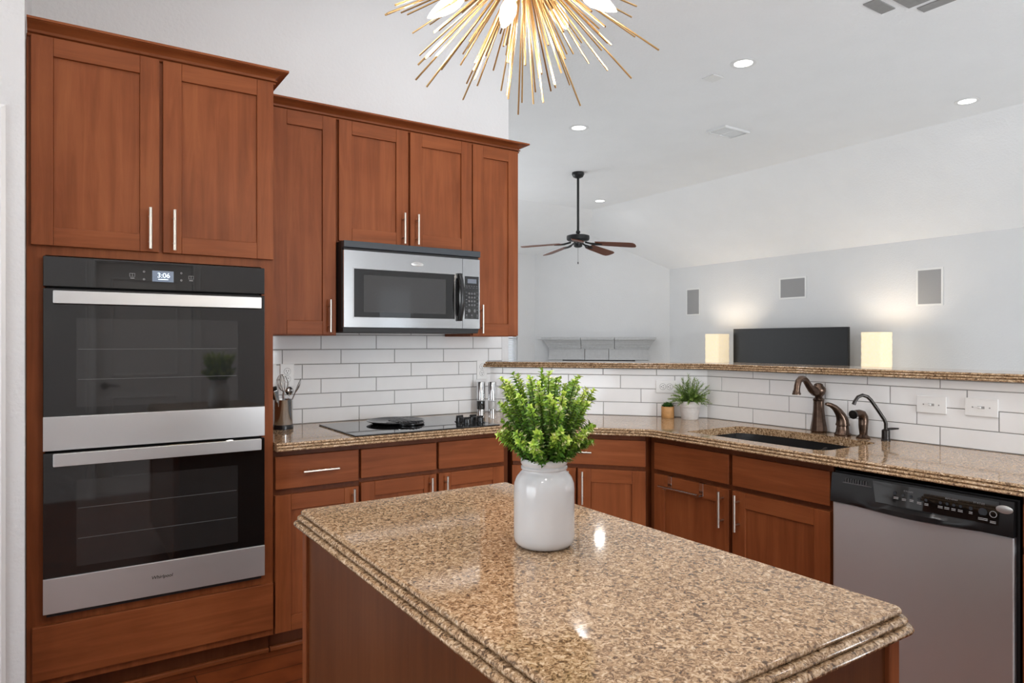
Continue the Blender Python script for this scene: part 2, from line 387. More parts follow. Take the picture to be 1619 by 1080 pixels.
# walls of the kitchen
struct(B(-0.105, YW+TT, 0, 2.345, YW+TT+0.12, HC).build('wall_left', 'wall'))
wall_with_holes('w', -3.0, -0.102, 0, HC, [(-1.0, -0.225, 0, 2.07)], 2.88, YW+TT+0.12).build('wall_entry', 'wall')['kind'] = 'structure'
wall_with_holes('w', -3.0, 1.75, 0, HC, [(0.25, 1.02, 0, 2.04)], -1.10, -0.98).build('wall_rear', 'wall')['kind'] = 'structure'
struct(B(1.63, -3.5, 0, 1.75, -1.10, HC).build('wall_nook', 'wall'))
wall_with_holes('w', 1.6, 8.74, 0, HC, [(1.8, 2.65, 0.25, 2.45), (3.85, 4.65, 0.5, 2.2), (6.95, 8.3, 0.25, 2.4)], -3.62, -3.5).build('wall_nook_window', 'wall')['kind'] = 'structure'
wh = wall_with_holes('w', -0.98, 2.88, 0, HC, [(-0.4, 2.2, 0.45, 2.35)], 0, 0.12); wh.xf(Matrix.Translation((-3.0, 0, 0)) @ Matrix.Rotation(PI/2, 4, 'Z'))
struct(wh.build('wall_hall', 'wall'))
wl = B(-3.12, 3.7, 0, -3.0, 9.95, HC); struct(wl.build('wall_living', 'wall'))
# low bar wall behind the angled counter and the sink counter
dirw = (P2-P1).normalized(); nd = Vector((dirw.y, -dirw.x))       # nd points into the kitchen
if nd.x > 0: nd = -nd
def off_line(d):   # bar wall outline shifted by d into the kitchen
    a = P1+nd*d; b = P2+nd*d
    t = (YW-a.y)/dirw.y; s0 = a+dirw*t
    t = ((XW-d)-a.x)/dirw.x; s1 = a+dirw*t
    return s0, s1
YEND = -0.35
def band(d0, d1, yback=YW):
    a0, a1 = off_line(d0); b0, b1 = off_line(d1)
    return [(a0.x, a0.y), (a1.x, a1.y), (XW-d0, YEND), (XW-d1, YEND), (b1.x, b1.y), (b0.x, b0.y)]
bw = MB().prism(band(-TT, -0.125), 0, 1.186); struct(bw.build('wall_bar', 'wall'))

# ---------------- tile backsplash: every tile is modelled, one mesh per wall
def tiles(origin, ux, nrm, s0, s1, zrows, L, phase, gap=0.0028):
    """tiles along ux from s0 to s1; zrows list of (z0,z1); phase(row) gives a joint position."""
    b = MB(); ux = Vector(ux); nrm = Vector(nrm); o = Vector(origin)
    def P(s, z, d): p = o+ux*s+nrm*d; return (p.x, p.y, z)
    b.add([P(s0, zrows[0][0], 0.0005), P(s1, zrows[0][0], 0.0005), P(s1, zrows[-1][1], 0.0005), P(s0, zrows[-1][1], 0.0005)], [(0,1,2,3)], 1)
    b.add([P(s0, zrows[0][0], -0.0009+TT-0.0012), P(s1, zrows[0][0], TT-0.0021), P(s1, zrows[-1][1], TT-0.0021), P(s0, zrows[-1][1], TT-0.0021)], [(0,1,2,3)], 1)
    for r, (z0, z1) in enumerate(zrows):
        x = phase(r)
        while x > s0: x -= L
        while x < s1:
            a, e = max(x, s0)+gap/2, min(x+L, s1)-gap/2; x += L
            if e-a < 0.006: continue
            zb, zt = z0+gap/2, z1-gap/2; c = 0.0016
            t = [random.uniform(-0.00035, 0.00035) for _ in range(4)]
            v = [P(a,zb,TT-0.003),P(e,zb,TT-0.003),P(e,zt,TT-0.003),P(a,zt,TT-0.003),
                 P(a+c,zb+c,TT+t[0]),P(e-c,zb+c,TT+t[1]),P(e-c,zt-c,TT+t[2]),P(a+c,zt-c,TT+t[3])]
            b.add(v, [(4,5,6,7),(0,1,5,4),(1,2,6,5),(2,3,7,6),(3,0,4,7)], 0)
    return b
RP = 0.0774
rowsL = [(CT+0.0005+RP*i, CT+RP*(i+1)) for i in range(7)]
rowsB = [(CT+0.0005, CT+0.0774), (CT+0.0774, CT+0.157), (CT+0.157, CT+0.2345), (CT+0.2345, 1.186)]
bl = tiles((0, YW+TT, 0), (1, 0, 0), (0, -1, 0), 0.76, 2.292, rowsL, 0.3105, lambda r: (1.054, 1.262, 1.153)[r % 3])
t = bl.build('tile_backsplash', ['tile', 'grout'], bpy.data.objects['wall_left'])
s0v, s1v = off_line(0)
bd = tiles((P1.x-nd.x*TT, P1.y-nd.y*TT, 0), (dirw.x, dirw.y, 0), (nd.x, nd.y, 0), -0.005, (P2-P1).length+0.004, rowsB, 0.308, lambda r: (0.082, 0.300, 0.182, 0.080)[r])
bd.build('tile_backsplash', ['tile', 'grout'], bpy.data.objects['wall_bar'])
bs = tiles((XW+TT, P2.y, 0), (0, -1, 0), (-1, 0, 0), -0.004, P2.y-YEND, rowsB, 0.3045, lambda r: P2.y-(1.985, 2.077, 1.884, 1.985)[r])
bs.build('tile_backsplash', ['tile', 'grout'], bpy.data.objects['wall_bar'])

# ---------------- windows, doors and trim of the setting
def window(name, x0, x1, z0, z1, y, face, blind=False, cols=2, M4=None):
    fr = MB(); w = 0.05; d0, d1 = -0.02, 0.09
    for a in ((x0-0.0, z0, x0+w, z1), (x1-w, z0, x1, z1), (x0, z0, x1, z0+w), (x0, z1-w, x1, z1), (x0, (z0+z1)/2-0.02, x1, (z0+z1)/2+0.02)):
        fr.box(a[0], 0.02, a[1], a[2], 0.08, a[3])
    for i in range(1, cols): xx = x0+(x1-x0)*i/cols; fr.box(xx-0.03, 0.02, z0, xx+0.03, 0.08, z1)
    mt = Matrix.Translation(face[0]) @ Matrix.Rotation(face[1], 4, 'Z')
    o = struct(fr.xf(mt).build(name, 'trim'))
    g = B(x0+0.01, 0.045, z0+0.01, x1-0.01, 0.05, z1-0.01).xf(mt).build('window_pane', 'pane', o)
    if blind:
        bb = MB(); z = z0+0.03
        while z < z1-0.04:
            zc = z; bb.add([(x0+0.02, -0.012, zc-0.011), (x1-0.02, -0.012, zc-0.011), (x1-0.02, 0.012, zc+0.011), (x0+0.02, 0.012, zc+0.011)], [(0,1,2,3)]); z += 0.028
        bb.box(x0+0.01, -0.02, z1-0.05, x1-0.01, 0.018, z1-0.005)
        bb.xf(mt).build('blind_slats', 'blind', o)
    return o
window('window_1', 5.55, 6.614, 0.6, 2.2, 0, ((0, 9.82, 0), 0), blind=True, cols=1)
window('window_2', 1.9, 4.7, 0.6, 2.3, 0, ((0, 9.84, 0), 0))
window('added_window_3', -2.65, -1.8, 0.25, 2.45, 0, ((0, -3.5, 0), PI), cols=1)  # invented window, placed for frontal fill on the backsplash
window('window_5', -4.65, -3.85, 0.5, 2.2, 0, ((0, -3.5, 0), PI), cols=1)
window('added_window_6', -8.3, -6.95, 0.25, 2.4, 0, ((0, -3.5, 0), PI), cols=2)  # invented window holding the fill light for the ceiling slope
window('added_window_4', -0.4, 2.2, 0.45, 2.35, 0, ((-3.0, 0, 0), PI/2), cols=2)  # invented window, added for side fill on the sink run
def casing(name, x0, x1, z1, face, w=0.072):
    b = MB(); pr = [(0, 0), (0.0, 0.018), (0.012, 0.018), (0.02, 0.013), (0.05, 0.010), (0.06, 0.014), (w, 0.010), (w, 0)]
    # profile (away from opening, out of the wall) swept up, over and down
    path = [(x1, 0), (x1, z1), (x0, z1), (x0, 0)]
    t = MB().sweep(path, pr, side=1)
    t.v = [(x, -z, y) for x, y, z in t.v]
    return t.xf(Matrix.Translation(face[0]) @ Matrix.Rotation(face[1], 4, 'Z')).build(name, 'trim')
struct(casing('trim_1', -1.0, -0.226, 2.072, ((0, 2.88, 0), 0)))
struct(casing('trim_2', -1.02, -0.25, 2.04, ((0, -0.98, 0), PI)))
def panel_door(name, x0, x1, z1, face, hx):
    b = MB().box(x0+0.004, 0.03, 0.006, x1-0.004, 0.065, z1-0.004)
    w = x1-x0
    for pz0, pz1 in ((0.15, 0.86), (1.04, z1-0.14)):
        rim = [(0, 0.0301), (0.0, 0.022), (0.012, 0.020), (0.02, 0.0301)]
        t = MB().sweep([(x0+0.12, pz0), (x1-0.12, pz0), (x1-0.12, pz1), (x0+0.12, pz1)], rim, closed=True, side=-1)
        t.v = [(x, z, y) for x, y, z in t.v]; b.add(t.v, t.f)
    mt = Matrix.Translation(face[0]) @ Matrix.Rotation(face[1], 4, 'Z')
    o = struct(b.xf(mt).build(name, 'trim', bevel=0.003))
    h = MB().lathe([(0.0, 0), (0.03, 0), (0.03, 0.008), (0.012, 0.014), (0.011, 0.045), (0, 0.045)], 20, rot=Matrix.Rotation(PI/2, 3, 'X'), c=(hx, 0.03, 0.96), caps=False)
    sg = 1 if hx < (x0+x1)/2 else -1
    h.tube([(hx, -0.012, 0.96), (hx+sg*0.04, -0.014, 0.965), (hx+sg*0.08, -0.012, 0.958), (hx+sg*0.115, -0.012, 0.952)], [0.009, 0.009, 0.008, 0.006], 10)
    h.xf(mt).build('door_lever', 'bronze_dark', o, smooth=40)
    return o
panel_door('door_1', -1.0, -0.226, 2.07, ((0, 2.90, 0), 0), -0.93)
panel_door('door_2', -1.02, -0.25, 2.04, ((0, -0.98, 0), PI), -0.32)
struct(B(1.75, -3.5, 0, 1.765, -1.1, 0.09).build('baseboard_nook', 'trim'))
struct(B(8.605, -3.5, 0, 8.62, 8.18, 0.09).build('baseboard_right', 'trim'))

# ------------------------------------------------------------------ cabinetry
def pull(parent, x, z, length, vertical, y=-0.02):
    """satin bar pull standing off the door face at local y."""
    b = MB(); r = 0.006; d = 0.032; h = length/2
    if vertical:
        b.tube([(x, y-d, z-h), (x, y-d, z+h)], r, 12)
        for s in (-1, 1): b.tube([(x, y+0.001, z+s*h*0.62), (x, y-d, z+s*h*0.62)], r*0.8, 8)
    else:
        b.tube([(x-h, y-d, z), (x+h, y-d, z)], r, 12)
        for s in (-1, 1): b.tube([(x+s*h*0.62, y+0.001, z), (x+s*h*0.62, y-d, z)], r*0.8, 8)
    return b.build('handle', 'nickel', parent, smooth=40)
def shaker(x0, x1, z0, z1, st=0.066, th=0.02):
    b = MB(); g = 0.0004
    b.box(x0, -th, z0, x0+st, 0, z1, 0); b.box(x1-st, -th, z0, x1, 0, z1, 0)
    b.box(x0+st+g, -th, z0, x1-st-g, 0, z0+st, 1); b.box(x0+st+g, -th, z1-st, x1-st-g, 0, z1, 1)
    b.box(x0+st, -th+0.009, z0+st, x1-st, -0.002, z1-st, 0)
    return b
def door(parent, x0, x1, z0, z1, hx=None, hz=None, hl=0.157, st=0.066):
    d = shaker(x0, x1, z0, z1, st).build('door', ['wood_v', 'wood_h'], parent, bevel=0.0016)
    if hx is not None: pull(d, hx, hz, hl, True)
    return d
def drawer(parent, x0, x1, z0, z1, hx=None, name='drawer_front', hl=0.157):
    d = B(x0, -0.02, z0, x1, 0, z1).build(name, 'wood_h', parent, bevel=0.0022)
    if hx is not None: pull(d, hx, (z0+z1)/2, hl, False)
    return d
def carcass(parent, w, d, z0, z1, toe=True, mat=None):
    b = MB().box(0, 0.0005, z0, w, d, z1)
    if toe: b.box(0.0, 0.075, 0.0, w, d, z0)
    return b.build('carcass', mat or ('wood_shaded' if toe else 'wood_v'), parent)
FY = 2.98                                   # face-frame plane of the cooktop run
# tall oven cabinet
oc = thing('oven_cabinet', 'tall cherry wood cabinet housing the double wall oven', 'cabinet', (-0.100, 2.975, 0))
b = MB(); x1 = 0.853
b.box(0, 0, 1.655, x1, 0.59, 2.44); b.box(0, 0, 0.10, x1, 0.59, 0.362)      # box over and under the oven
b.box(0, 0, 0.362, 0.055, 0.59, 1.655); b.box(0.805, 0, 0.362, x1, 0.59, 1.655); b.box(0.055, 0.57, 0.362, 0.805, 0.59, 1.655)
b.build('carcass', 'wood_v', oc)
B(0, 0.075, 0, x1, 0.59, 0.0995).build('toe_kick', 'wood_shaded', oc)
door(oc, 0.013, 0.420, 1.688, 2.434, 0.387, 1.775); door(oc, 0.433, 0.850, 1.688, 2.434, 0.470, 1.775)
B(0.016, -0.02, 0.13, 0.850, 0, 0.325).build('base_panel', 'wood_h', oc, bevel=0.003)
CROWN = [(-0.004, 0), (0.005, 0), (0.009, 0.003), (0.009, 0.008), (0.003, 0.0095), (0.003, 0.0115), (0.014, 0.014), (0.014, 0.018), (0.008, 0.0195), (0.009, 0.025), (0.017, 0.034), (0.032, 0.042), (0.045, 0.0445), (0.045, 0.0465), (0.053, 0.0465), (0.053, 0.055), (-0.004, 0.055)]
MB().sweep([(0.002, 0), (x1, 0), (x1, 0.226)], [(o, 2.430+z) for o, z in CROWN]).build('crown_molding', 'wood_h', oc, smooth=25)
MB().box(0.0, 0.057, 0, x1, 0.0745, 0.022).build('shoe_molding', 'wood_h', oc, bevel=0.006)
# wall cabinets
wc = thing('wall_cabinet', 'narrow tall cherry wall cabinet between the oven cabinet and the microwave', 'cabinet', (0.76, 3.27, 0))
carcass(wc, 0.369, 0.30, 1.372, 2.445, False); door(wc, 0.060, 0.362, 1.377, 2.432, 0.325, 1.467)
wc2 = thing('wall_cabinet', 'short two-door cherry wall cabinet above the microwave', 'cabinet', (1.130, 3.27, 0))
carcass(wc2, 0.759, 0.30, 1.832, 2.445, False); door(wc2, 0.007, 0.375, 1.838, 2.432, 0.344, 1.924); door(wc2, 0.388, 0.757, 1.838, 2.432, 0.421, 1.924)
wc3 = thing('wall_cabinet', 'narrow tall cherry wall cabinet right of the microwave at the wall end', 'cabinet', (1.890, 3.27, 0))
carcass(wc3, 0.306, 0.30, 1.372, 2.445, False); door(wc3, 0.004, 0.303, 1.377, 2.432, 0.050, 1.467)
cm = MB().sweep([(0.757, 3.268), (2.198, 3.268), (2.198, YW+TT)], [(o, 2.428+z*0.95) for o, z in CROWN]).build('crown_molding', 'wood_h', smooth=25)
tag(cm, 'long cherry crown molding running over the three wall cabinets', 'molding')
# base cabinets of the cooktop run
bc = thing('base_cabinet', 'cherry base cabinet with one drawer beside the oven cabinet', 'cabinet', (0.755, FY, 0))
carcass(bc, 0.377, 0.59, 0.10, CT-CTH-0.001)
drawer(bc, 0.005, 0.372, 0.714, 0.854, 0.193); door(bc, 0.004, 0.372, 0.105, 0.688, 0.342, 0.606)
MB().box(0, 0.057, 0, 0.377, 0.0745, 0.022).build('shoe_molding', 'wood_h', bc, bevel=0.006)
bc2 = thing('base_cabinet', 'cherry base cabinet with two blank drawer fronts under the cooktop', 'cabinet', (1.133, FY, 0))
carcass(bc2, 0.812, 0.59, 0.10, CT-CTH-0.001)
drawer(bc2, 0.006, 0.387, 0.722, 0.853, name='false_drawer_front'); drawer(bc2, 0.401, 0.777, 0.722, 0.853, name='false_drawer_front')
door(bc2, 0.006, 0.387, 0.105, 0.702, 0.351, 0.612); door(bc2, 0.401, 0.777, 0.105, 0.702, 0.433, 0.612)
# angled corner cabinet
dl = Vector((1.945, 2.966)); dr = Vector((2.412, 2.43)); dd = (dr-dl).normalized(); dn = Vector((-dd.y, dd.x))
if dn.y < 0: dn = -dn
org = dl+dn*0.02; rz = math.atan2(dd.y, dd.x)
cc = thing('corner_cabinet', 'angled cherry corner cabinet behind the plant jar', 'cabinet', (org.x, org.y, 0), rz)
Wd = (dr-dl).length
b = MB().prism([(0.016, 0.0005), (Wd-0.016, 0.0005), (Wd+0.28, 0.34), (Wd+0.10, 0.52), (-0.05, 0.52), (-0.28, 0.33)], 0.10, CT-CTH-0.001)
b.prism([(0.06, 0.06), (Wd-0.06, 0.06), (Wd+0.22, 0.33), (Wd+0.06, 0.50), (0.0, 0.50), (-0.22, 0.32)], 0, 0.10)
b.build('carcass', 'wood_shaded', cc)
drawer(cc, 0.016, 0.698, 0.724, 0.853, 0.356)
door(cc, 0.016, 0.350, 0.105, 0.703, 0.315, 0.61, hl=0.165); door(cc, 0.360, 0.698, 0.105, 0.703, 0.388, 0.61, hl=0.165)
# sink run (faces -x): local x runs towards the camera side
RZ = -PI/2
sb = thing('sink_cabinet', 'cherry base cabinet with two blank drawer fronts under the sink', 'cabinet', (2.45, 2.448, 0), RZ)
carcass(sb, 0.960, 0.57, 0.10, 0.70); MB().box(0, 0.0005, 0.7, 0.96, 0.03, CT-CTH-0.001).build('face_frame', 'wood_shaded', sb)
drawer(sb, 0.040, 0.487, 0.719, 0.850, name='false_drawer_front'); drawer(sb, 0.507, 0.957, 0.719, 0.850, name='false_drawer_front')
sdoor = door(sb, 0.040, 0.487, 0.105, 0.697, 0.458, 0.608); door(sb, 0.507, 0.957, 0.105, 0.697, 0.542, 0.608)
eb = thing('base_cabinet', 'cherry base cabinet at the far side of the dishwasher', 'cabinet', (2.45, 0.876, 0), RZ)
carcass(eb, 0.60, 0.57, 0.10, CT-CTH-0.001)
drawer(eb, 0.006, 0.594, 0.719, 0.850, 0.3); door(eb, 0.006, 0.296, 0.105, 0.697, 0.26, 0.60); door(eb, 0.304, 0.594, 0.105, 0.697, 0.34, 0.60)
eb2 = thing('base_cabinet', 'cherry base cabinet closing the end of the sink counter', 'cabinet', (2.45, 0.274, 0), RZ)
carcass(eb2, 0.60, 0.57, 0.10, CT-CTH-0.001)
drawer(eb2, 0.006, 0.594, 0.719, 0.850, 0.3); door(eb2, 0.006, 0.594, 0.105, 0.697, 0.06, 0.60)

# ------------------------------------------------------------------ granite
BEAD = []
def beadprof(zt, th, ins):
    """three stacked rounded beads, each lower one standing further out; (out, z) closed loop starting inside."""
    h = th/3.0; out = [(-0.05, zt), (ins-0.004, zt)]
    for k in range(3):
        zc = zt-h*(k+0.5); o0 = ins+0.0085*k
        for i in range(7):
            a = PI/2-PI*i/6; out.append((o0-0.004+math.cos(a)*0.0085, zc+math.sin(a)*h*0.5))
    out += [(-0.05, zt-th)]
    return out
def flat_with_hole(b, outer, hole, z0, z1):
    """polygon slab with one hole, walls included."""
    bm = bmesh.new(); top = []
    def loop(pts, z):
        vs = [bm.verts.new((x, y, z)) for x, y in pts]
        return vs, [bm.edges.new((vs[i], vs[(i+1) % len(vs)])) for i in range(len(vs))]
    res = []
    for z in (z1, z0):
        es = []
        for pts in ([outer]+([hole] if hole else [])): es += loop(pts, z)[1]
        bmesh.ops.triangle_fill(bm, use_beauty=True, use_dissolve=False, edges=es)
    bm.verts.index_update(); bm.verts.ensure_lookup_table()
    b.add([v.co[:] for v in bm.verts], [[v.index for v in fc.verts] for fc in bm.faces]); bm.free()
    for pts in ([outer]+([hole] if hole else [])):
        n = len(pts)
        b.add([(x, y, z0) for x, y in pts]+[(x, y, z1) for x, y in pts], [(i, (i+1) % n, n+(i+1) % n, n+i) for i in range(n)])
ct = MB()
front = [(0.757, 2.935), (1.925, 2.935), (1.945, 2.928), (2.395, 2.412), (2.402, 2.39), (2.402, YEND+0.03)]
# slab edge is held 5 cm back from the beaded front, the bead strip fills the rest
def offset_path(path, d):
    t = MB().sweep(path, [(d, 0), (d, 0)], caps=False); return [(t.v[i*2][0], t.v[i*2][1]) for i in range(len(path))]
inner = offset_path(front, -0.05)
inner[0] = (0.757, inner[0][1]); inner[-1] = (inner[-1][0], YEND+0.03)
outer = inner+[(XW-0.001, YEND+0.03), (P2.x-0.001, P2.y-0.002), (P1.x-0.001, P1.y-0.001), (0.757, YW-0.001)]
def sink_hole(ins=0.0):
    x0, x1, y0, y1 = 2.488+ins, 2.885-ins, 1.552+ins, 2.258-ins
    pts = [(x0, y1-0.012), (x0+0.012, y1), (x1-0.03, y1), (x1-0.008, y1-0.02)]
    for i in range(1, 14):     # the back edge bows out behind the large bowl
        u = i/14; y = y1-0.03+(y0+0.06-(y1-0.03))*u
        pts.append((x1+0.034*math.sin(PI*min(1, u*1.06))**0.8 if u < 0.94 else x1, y))
    pts += [(x1, y0+0.03), (x1-0.012, y0+0.006), (x1-0.035, y0)]
    for i in range(1, 7):
        a = PI*1.5-PI/2*i/6; pts.append((x0+0.07+0.07*math.cos(a), y0+0.07+0.07*math.sin(a)))
    return pts
flat_with_hole(ct, outer, sink_hole(), CT-CTH, CT)
ct.sweep(front, [(max(o, -0.05), z) for o, z in beadprof(CT, CTH, 0.0)])
cto = ct.build('countertop', 'granite', smooth=35)
tag(cto, 'speckled tan granite countertop wrapping the corner with triple-bead edge', 'countertop')
# raised bar ledge
bt = MB(); zt, th = 1.2205, 0.032
lf = off_line(0.038); path = [(lf[0].x, lf[0].y-0.004), (lf[1].x, lf[1].y), (XW-0.038, YEND)]
a0, a1 = off_line(-0.01); c0, c1 = off_line(-0.29)
ip = [(a0.x, a0.y), (a1.x, a1.y), (XW+0.01, YEND)]
bt.prism([(a0.x-0.02, YW-0.004), (a1.x, a1.y), (XW+0.01, YEND), (XW+0.27, YEND), (c1.x, c1.y), (2.353+0.16, YW+0.06), (2.353, YW-0.004)][::1], zt-th, zt)
bt.sweep(path, [(max(o, -0.05), z) for o, z in beadprof(zt, th, -0.01)])
tag(bt.build('bar_ledge', 'granite', smooth=35), 'raised granite bar ledge on top of the tiled half wall', 'bar ledge')

# island
isl = thing('kitchen_island', 'cherry kitchen island with a beaded granite top in the foreground', 'kitchen island', (0.515, 0.575, 0))
IX, IY = 0.618, 1.172
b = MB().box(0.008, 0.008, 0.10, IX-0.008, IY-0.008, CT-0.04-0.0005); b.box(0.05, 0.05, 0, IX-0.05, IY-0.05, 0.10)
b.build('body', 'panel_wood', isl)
for (x, y) in ((0, 0), (IX-0.03, 0), (0, IY-0.03), (IX-0.03, IY-0.03)):
    B(x, y, 0.10, x+0.03, y+0.03, CT-0.041).build('corner_post', 'wood_v', isl, bevel=0.002)
it = MB(); e = 0.006
core = [(0.05, 0.05), (IX-0.05, 0.05), (IX-0.05, IY-0.05), (0.05, IY-0.05)]
it.prism(core, CT-0.04, CT)
r = 0.009; cor = []
for cx, cy, a0 in ((IX-r, r, -90), (IX-r, IY-r, 0), (r, IY-r, 90), (r, r, 180)):
    for i in range(5): a = math.radians(a0+22.5*i); cor.append((cx+r*math.cos(a), cy+r*math.sin(a)))
# solid rim between the core and the beads
n = len(cor)
it.prism(cor, CT-0.04, CT-0.0001)
it.sweep(cor, [(max(o, -0.008), z) for o, z in beadprof(CT, 0.04, 0.002)], closed=True)
it.build('countertop', 'granite', isl, smooth=35)['label'] = 'speckled granite top'

# ------------------------------------------------------------------ double wall oven
ov = thing('double_wall_oven', 'black glass and steel double wall oven in the tall cabinet', 'oven', (-0.051, 2.975, 0))
OW = 0.761
B(0.012, 0.002, 0.372, OW-0.012, 0.555, 1.64).build('oven_body', 'black_matte', ov)
cp = B(0, -0.036, 1.540, OW, 0, 1.648).build('control_panel', 'black_glass', ov, bevel=0.002)
dsp = B(0.345, -0.0365, 1.573, 0.419, -0.0362, 1.615).build('display', 'display', cp)
text('clock_digits', '3:06', 0.026, dsp, 'digit', (0.384, -0.0368, 1.597))
B(0.365, -0.0369, 1.581, 0.400, -0.0366, 1.5835).build('status_line', 'digit', dsp)
ic = MB()
for x, z in ((0.317, 1.609), (0.317, 1.580), (0.446, 1.610), (0.446, 1.582)):
    for k in range(10):
        a, a2 = 2*PI*k/10, 2*PI*(k+1)/10
        ic.add([(x+0.0036*math.cos(a), -0.0363, z+0.0036*math.sin(a)), (x+0.0036*math.cos(a2), -0.0363, z+0.0036*math.sin(a2)), (x+0.0024*math.cos(a2), -0.0363, z+0.0024*math.sin(a2)), (x+0.0024*math.cos(a), -0.0363, z+0.0024*math.sin(a))], [(0,1,2,3)])
for x in (0.278, 0.481):
    for a in ((x-0.009, 1.588, x+0.009, 1.5888), (x-0.009, 1.6, x+0.009, 1.6008), (x-0.009, 1.588, x-0.0082, 1.6), (x+0.0082, 1.588, x+0.009, 1.6), (x-0.0004, 1.588, x+0.0004, 1.6), (x-0.007, 1.5815, x+0.007, 1.5835)):
        ic.box(a[0], -0.0365, a[1], a[2], -0.0362, a[3])
ic.build('icon_print', 'legend', cp)
def oven_door(z0, zs, z1, hz, logo):
    d = B(0.0, -0.038, zs, OW, 0, z1).build('oven_door', 'black_glass', ov, bevel=0.002)
    B(0.0, -0.041, z0, OW, 0, zs-0.0005).build('steel_band', 'steel_oven', d, bevel=0.0015)
    B(0.10, -0.0385, zs+0.03, 0.655, -0.0382, z1-0.105).build('door_window', 'window_glass', d)
    h = MB().extrude_y(rrect(0.030, hz-0.0225, OW-0.022, hz+0.0225, 0.003, 3), -0.078, -0.064)
    for x in (0.034, OW-0.042): h.box(x, -0.066, hz-0.016, x+0.018, -0.037, hz+0.016)
    h.build('handle', 'steel_oven', d, bevel=0.001)
    rk = MB()                                   # rack fronts seen through the glass
    for z in (zs+0.13, zs+0.24): rk.box(0.105, -0.0388, z, 0.65, -0.0386, z+0.0016)
    rk.build('oven_rack', 'dim_legend', d)
    if logo: text('logo', 'Whirlpool', 0.0175, d, 'logo_dark', (0.378, -0.0415, z0+0.068), shear=0.18, bold=0.0002)
    return d
oven_door(0.952, 1.074, 1.533, 1.501, False)
oven_door(0.371, 0.497, 0.944, 0.922, True)
vb = MB().box(0.01, -0.02, 0.355, OW-0.01, 0.0, 0.3705)
vb.build('vent_strip', 'black_matte', ov)

# ------------------------------------------------------------------ over-the-range microwave
mw = thing('microwave', 'steel over-the-range microwave hung under the short wall cabinet', 'microwave', (1.134, 3.195, 0))
MWW = 0.757
B(-0.0035, 0.001, 1.392, MWW-0.002, 0.366, 1.828).build('case', 'black_matte', mw)
tv = MB().box(-0.003, -0.030, 1.797, MWW, 0.0, 1.829, 0); tv.box(0, -0.016, 1.784, MWW-0.005, 0, 1.797, 1)
tv.build('vent_grille', ['gunmetal', 'black_matte'], mw, bevel=0.002)
md_ = MB(); DW_ = 0.650
def bow(x): return -0.022-0.004*math.sin(PI*x/MWW)
# gently bowed door front with a rounded opening for the glass
no = 24
def strip(b, x0, x1, z0, z1, mi=0, dz=0.0, n=12, back=0.0):
    vs = []; fs = []
    for i in range(n+1):
        x = x0+(x1-x0)*i/n; y = bow(x)+dz
        vs += [(x, y, z0), (x, y, z1), (x, back, z1), (x, back, z0)]
    for i in range(n):
        a = i*4
        for j in range(4): fs.append((a+j, a+(j+1) % 4, a+4+(j+1) % 4, a+4+j))
    fs += [(0,1,2,3), (n*4, n*4+3, n*4+2, n*4+1)]
    b.add(vs, fs, mi)
strip(md_, 0.0, 0.050, 1.413, 1.784); strip(md_, 0.602, DW_-0.001, 1.413, 1.784)
strip(md_, 0.050, 0.602, 1.413, 1.462); strip(md_, 0.050, 0.602, 1.697, 1.784)
md_o = md_.build('door', 'steel', mw, smooth=30)
g = MB(); strip(g, 0.049, 0.603, 1.461, 1.698, 0, 0.0035); g.build('door_glass', 'black_glass', md_o, smooth=30)
g = MB(); strip(g, 0.100, 0.550, 1.487, 1.668, 0, 0.0028, back=-0.01); g.build('door_window', 'mesh_window', md_o, smooth=30)
rimp = MB()
for a in ((0.046, 1.458, 0.606, 1.4615), (0.046, 1.6985, 0.606, 1.702)): strip(rimp, a[0], a[2], a[1], a[3], 0, -0.002)
for a in ((0.0455, 1.458, 0.049, 1.702), (0.603, 1.458, 0.6065, 1.702)): strip(rimp, a[0], a[2], a[1], a[3], 0, -0.002, 2)
rimp.build('window_rim', 'chrome', md_o, smooth=30)
hd = MB(); pts = [(0.632-0.0*math.sin(PI*i/14), -0.030-0.028*math.sin(PI*i/14), 1.455+0.245*i/14) for i in range(15)]
hd.tube(pts, [0.017]+[0.019]*13+[0.017], 12, flat=0.62); hd.box(0.612, -0.034, 1.452, 0.646, -0.02, 1.478); hd.box(0.612, -0.034, 1.676, 0.646, -0.02, 1.704)
hd.build('handle', 'black', md_o, smooth=40, bevel=0.002)
cpn = MB(); strip(cpn, DW_+0.001, MWW, 1.413, 1.784); cpo = cpn.build('control_panel', 'steel', mw, smooth=30)
kp = MB(); strip(kp, 0.663, 0.750, 1.464, 1.692, 0, -0.0012, 4, -0.01); kpo = kp.build('keypad', 'black', cpo, smooth=30)
lc = MB(); strip(lc, 0.680, 0.735, 1.655, 1.678, 0, -0.002, 4, -0.01); lc.build('display', 'lcd', kpo)
ky = MB()
def oval(b, cx, cz, rx, rz, y, n=12, mi=0):
    b.add([(cx+rx*math.cos(2*PI*i/n), y, cz+rz*math.sin(2*PI*i/n)) for i in range(n)], [list(range(n))], mi)
for rr in range(4):
    for cc_ in range(3): oval(ky, 0.690+0.0165*cc_, 1.600-0.0205*rr, 0.0062, 0.0062, bow(0.7)-0.0022)
for rr in range(6):
    for x in (0.673, 0.740): ky.box(x-0.004, bow(0.7)-0.0022, 1.605-0.019*rr, x+0.004, bow(0.7)-0.0018, 1.608-0.019*rr)
for k in range(5): ky.box(0.668+0.016*k, bow(0.7)-0.0022, 1.638, 0.678+0.016*k, bow(0.7)-0.0018, 1.6415)
for k in range(4): ky.box(0.668+0.021*k, bow(0.7)-0.0022, 1.629, 0.681+0.021*k, bow(0.7)-0.0018, 1.631)
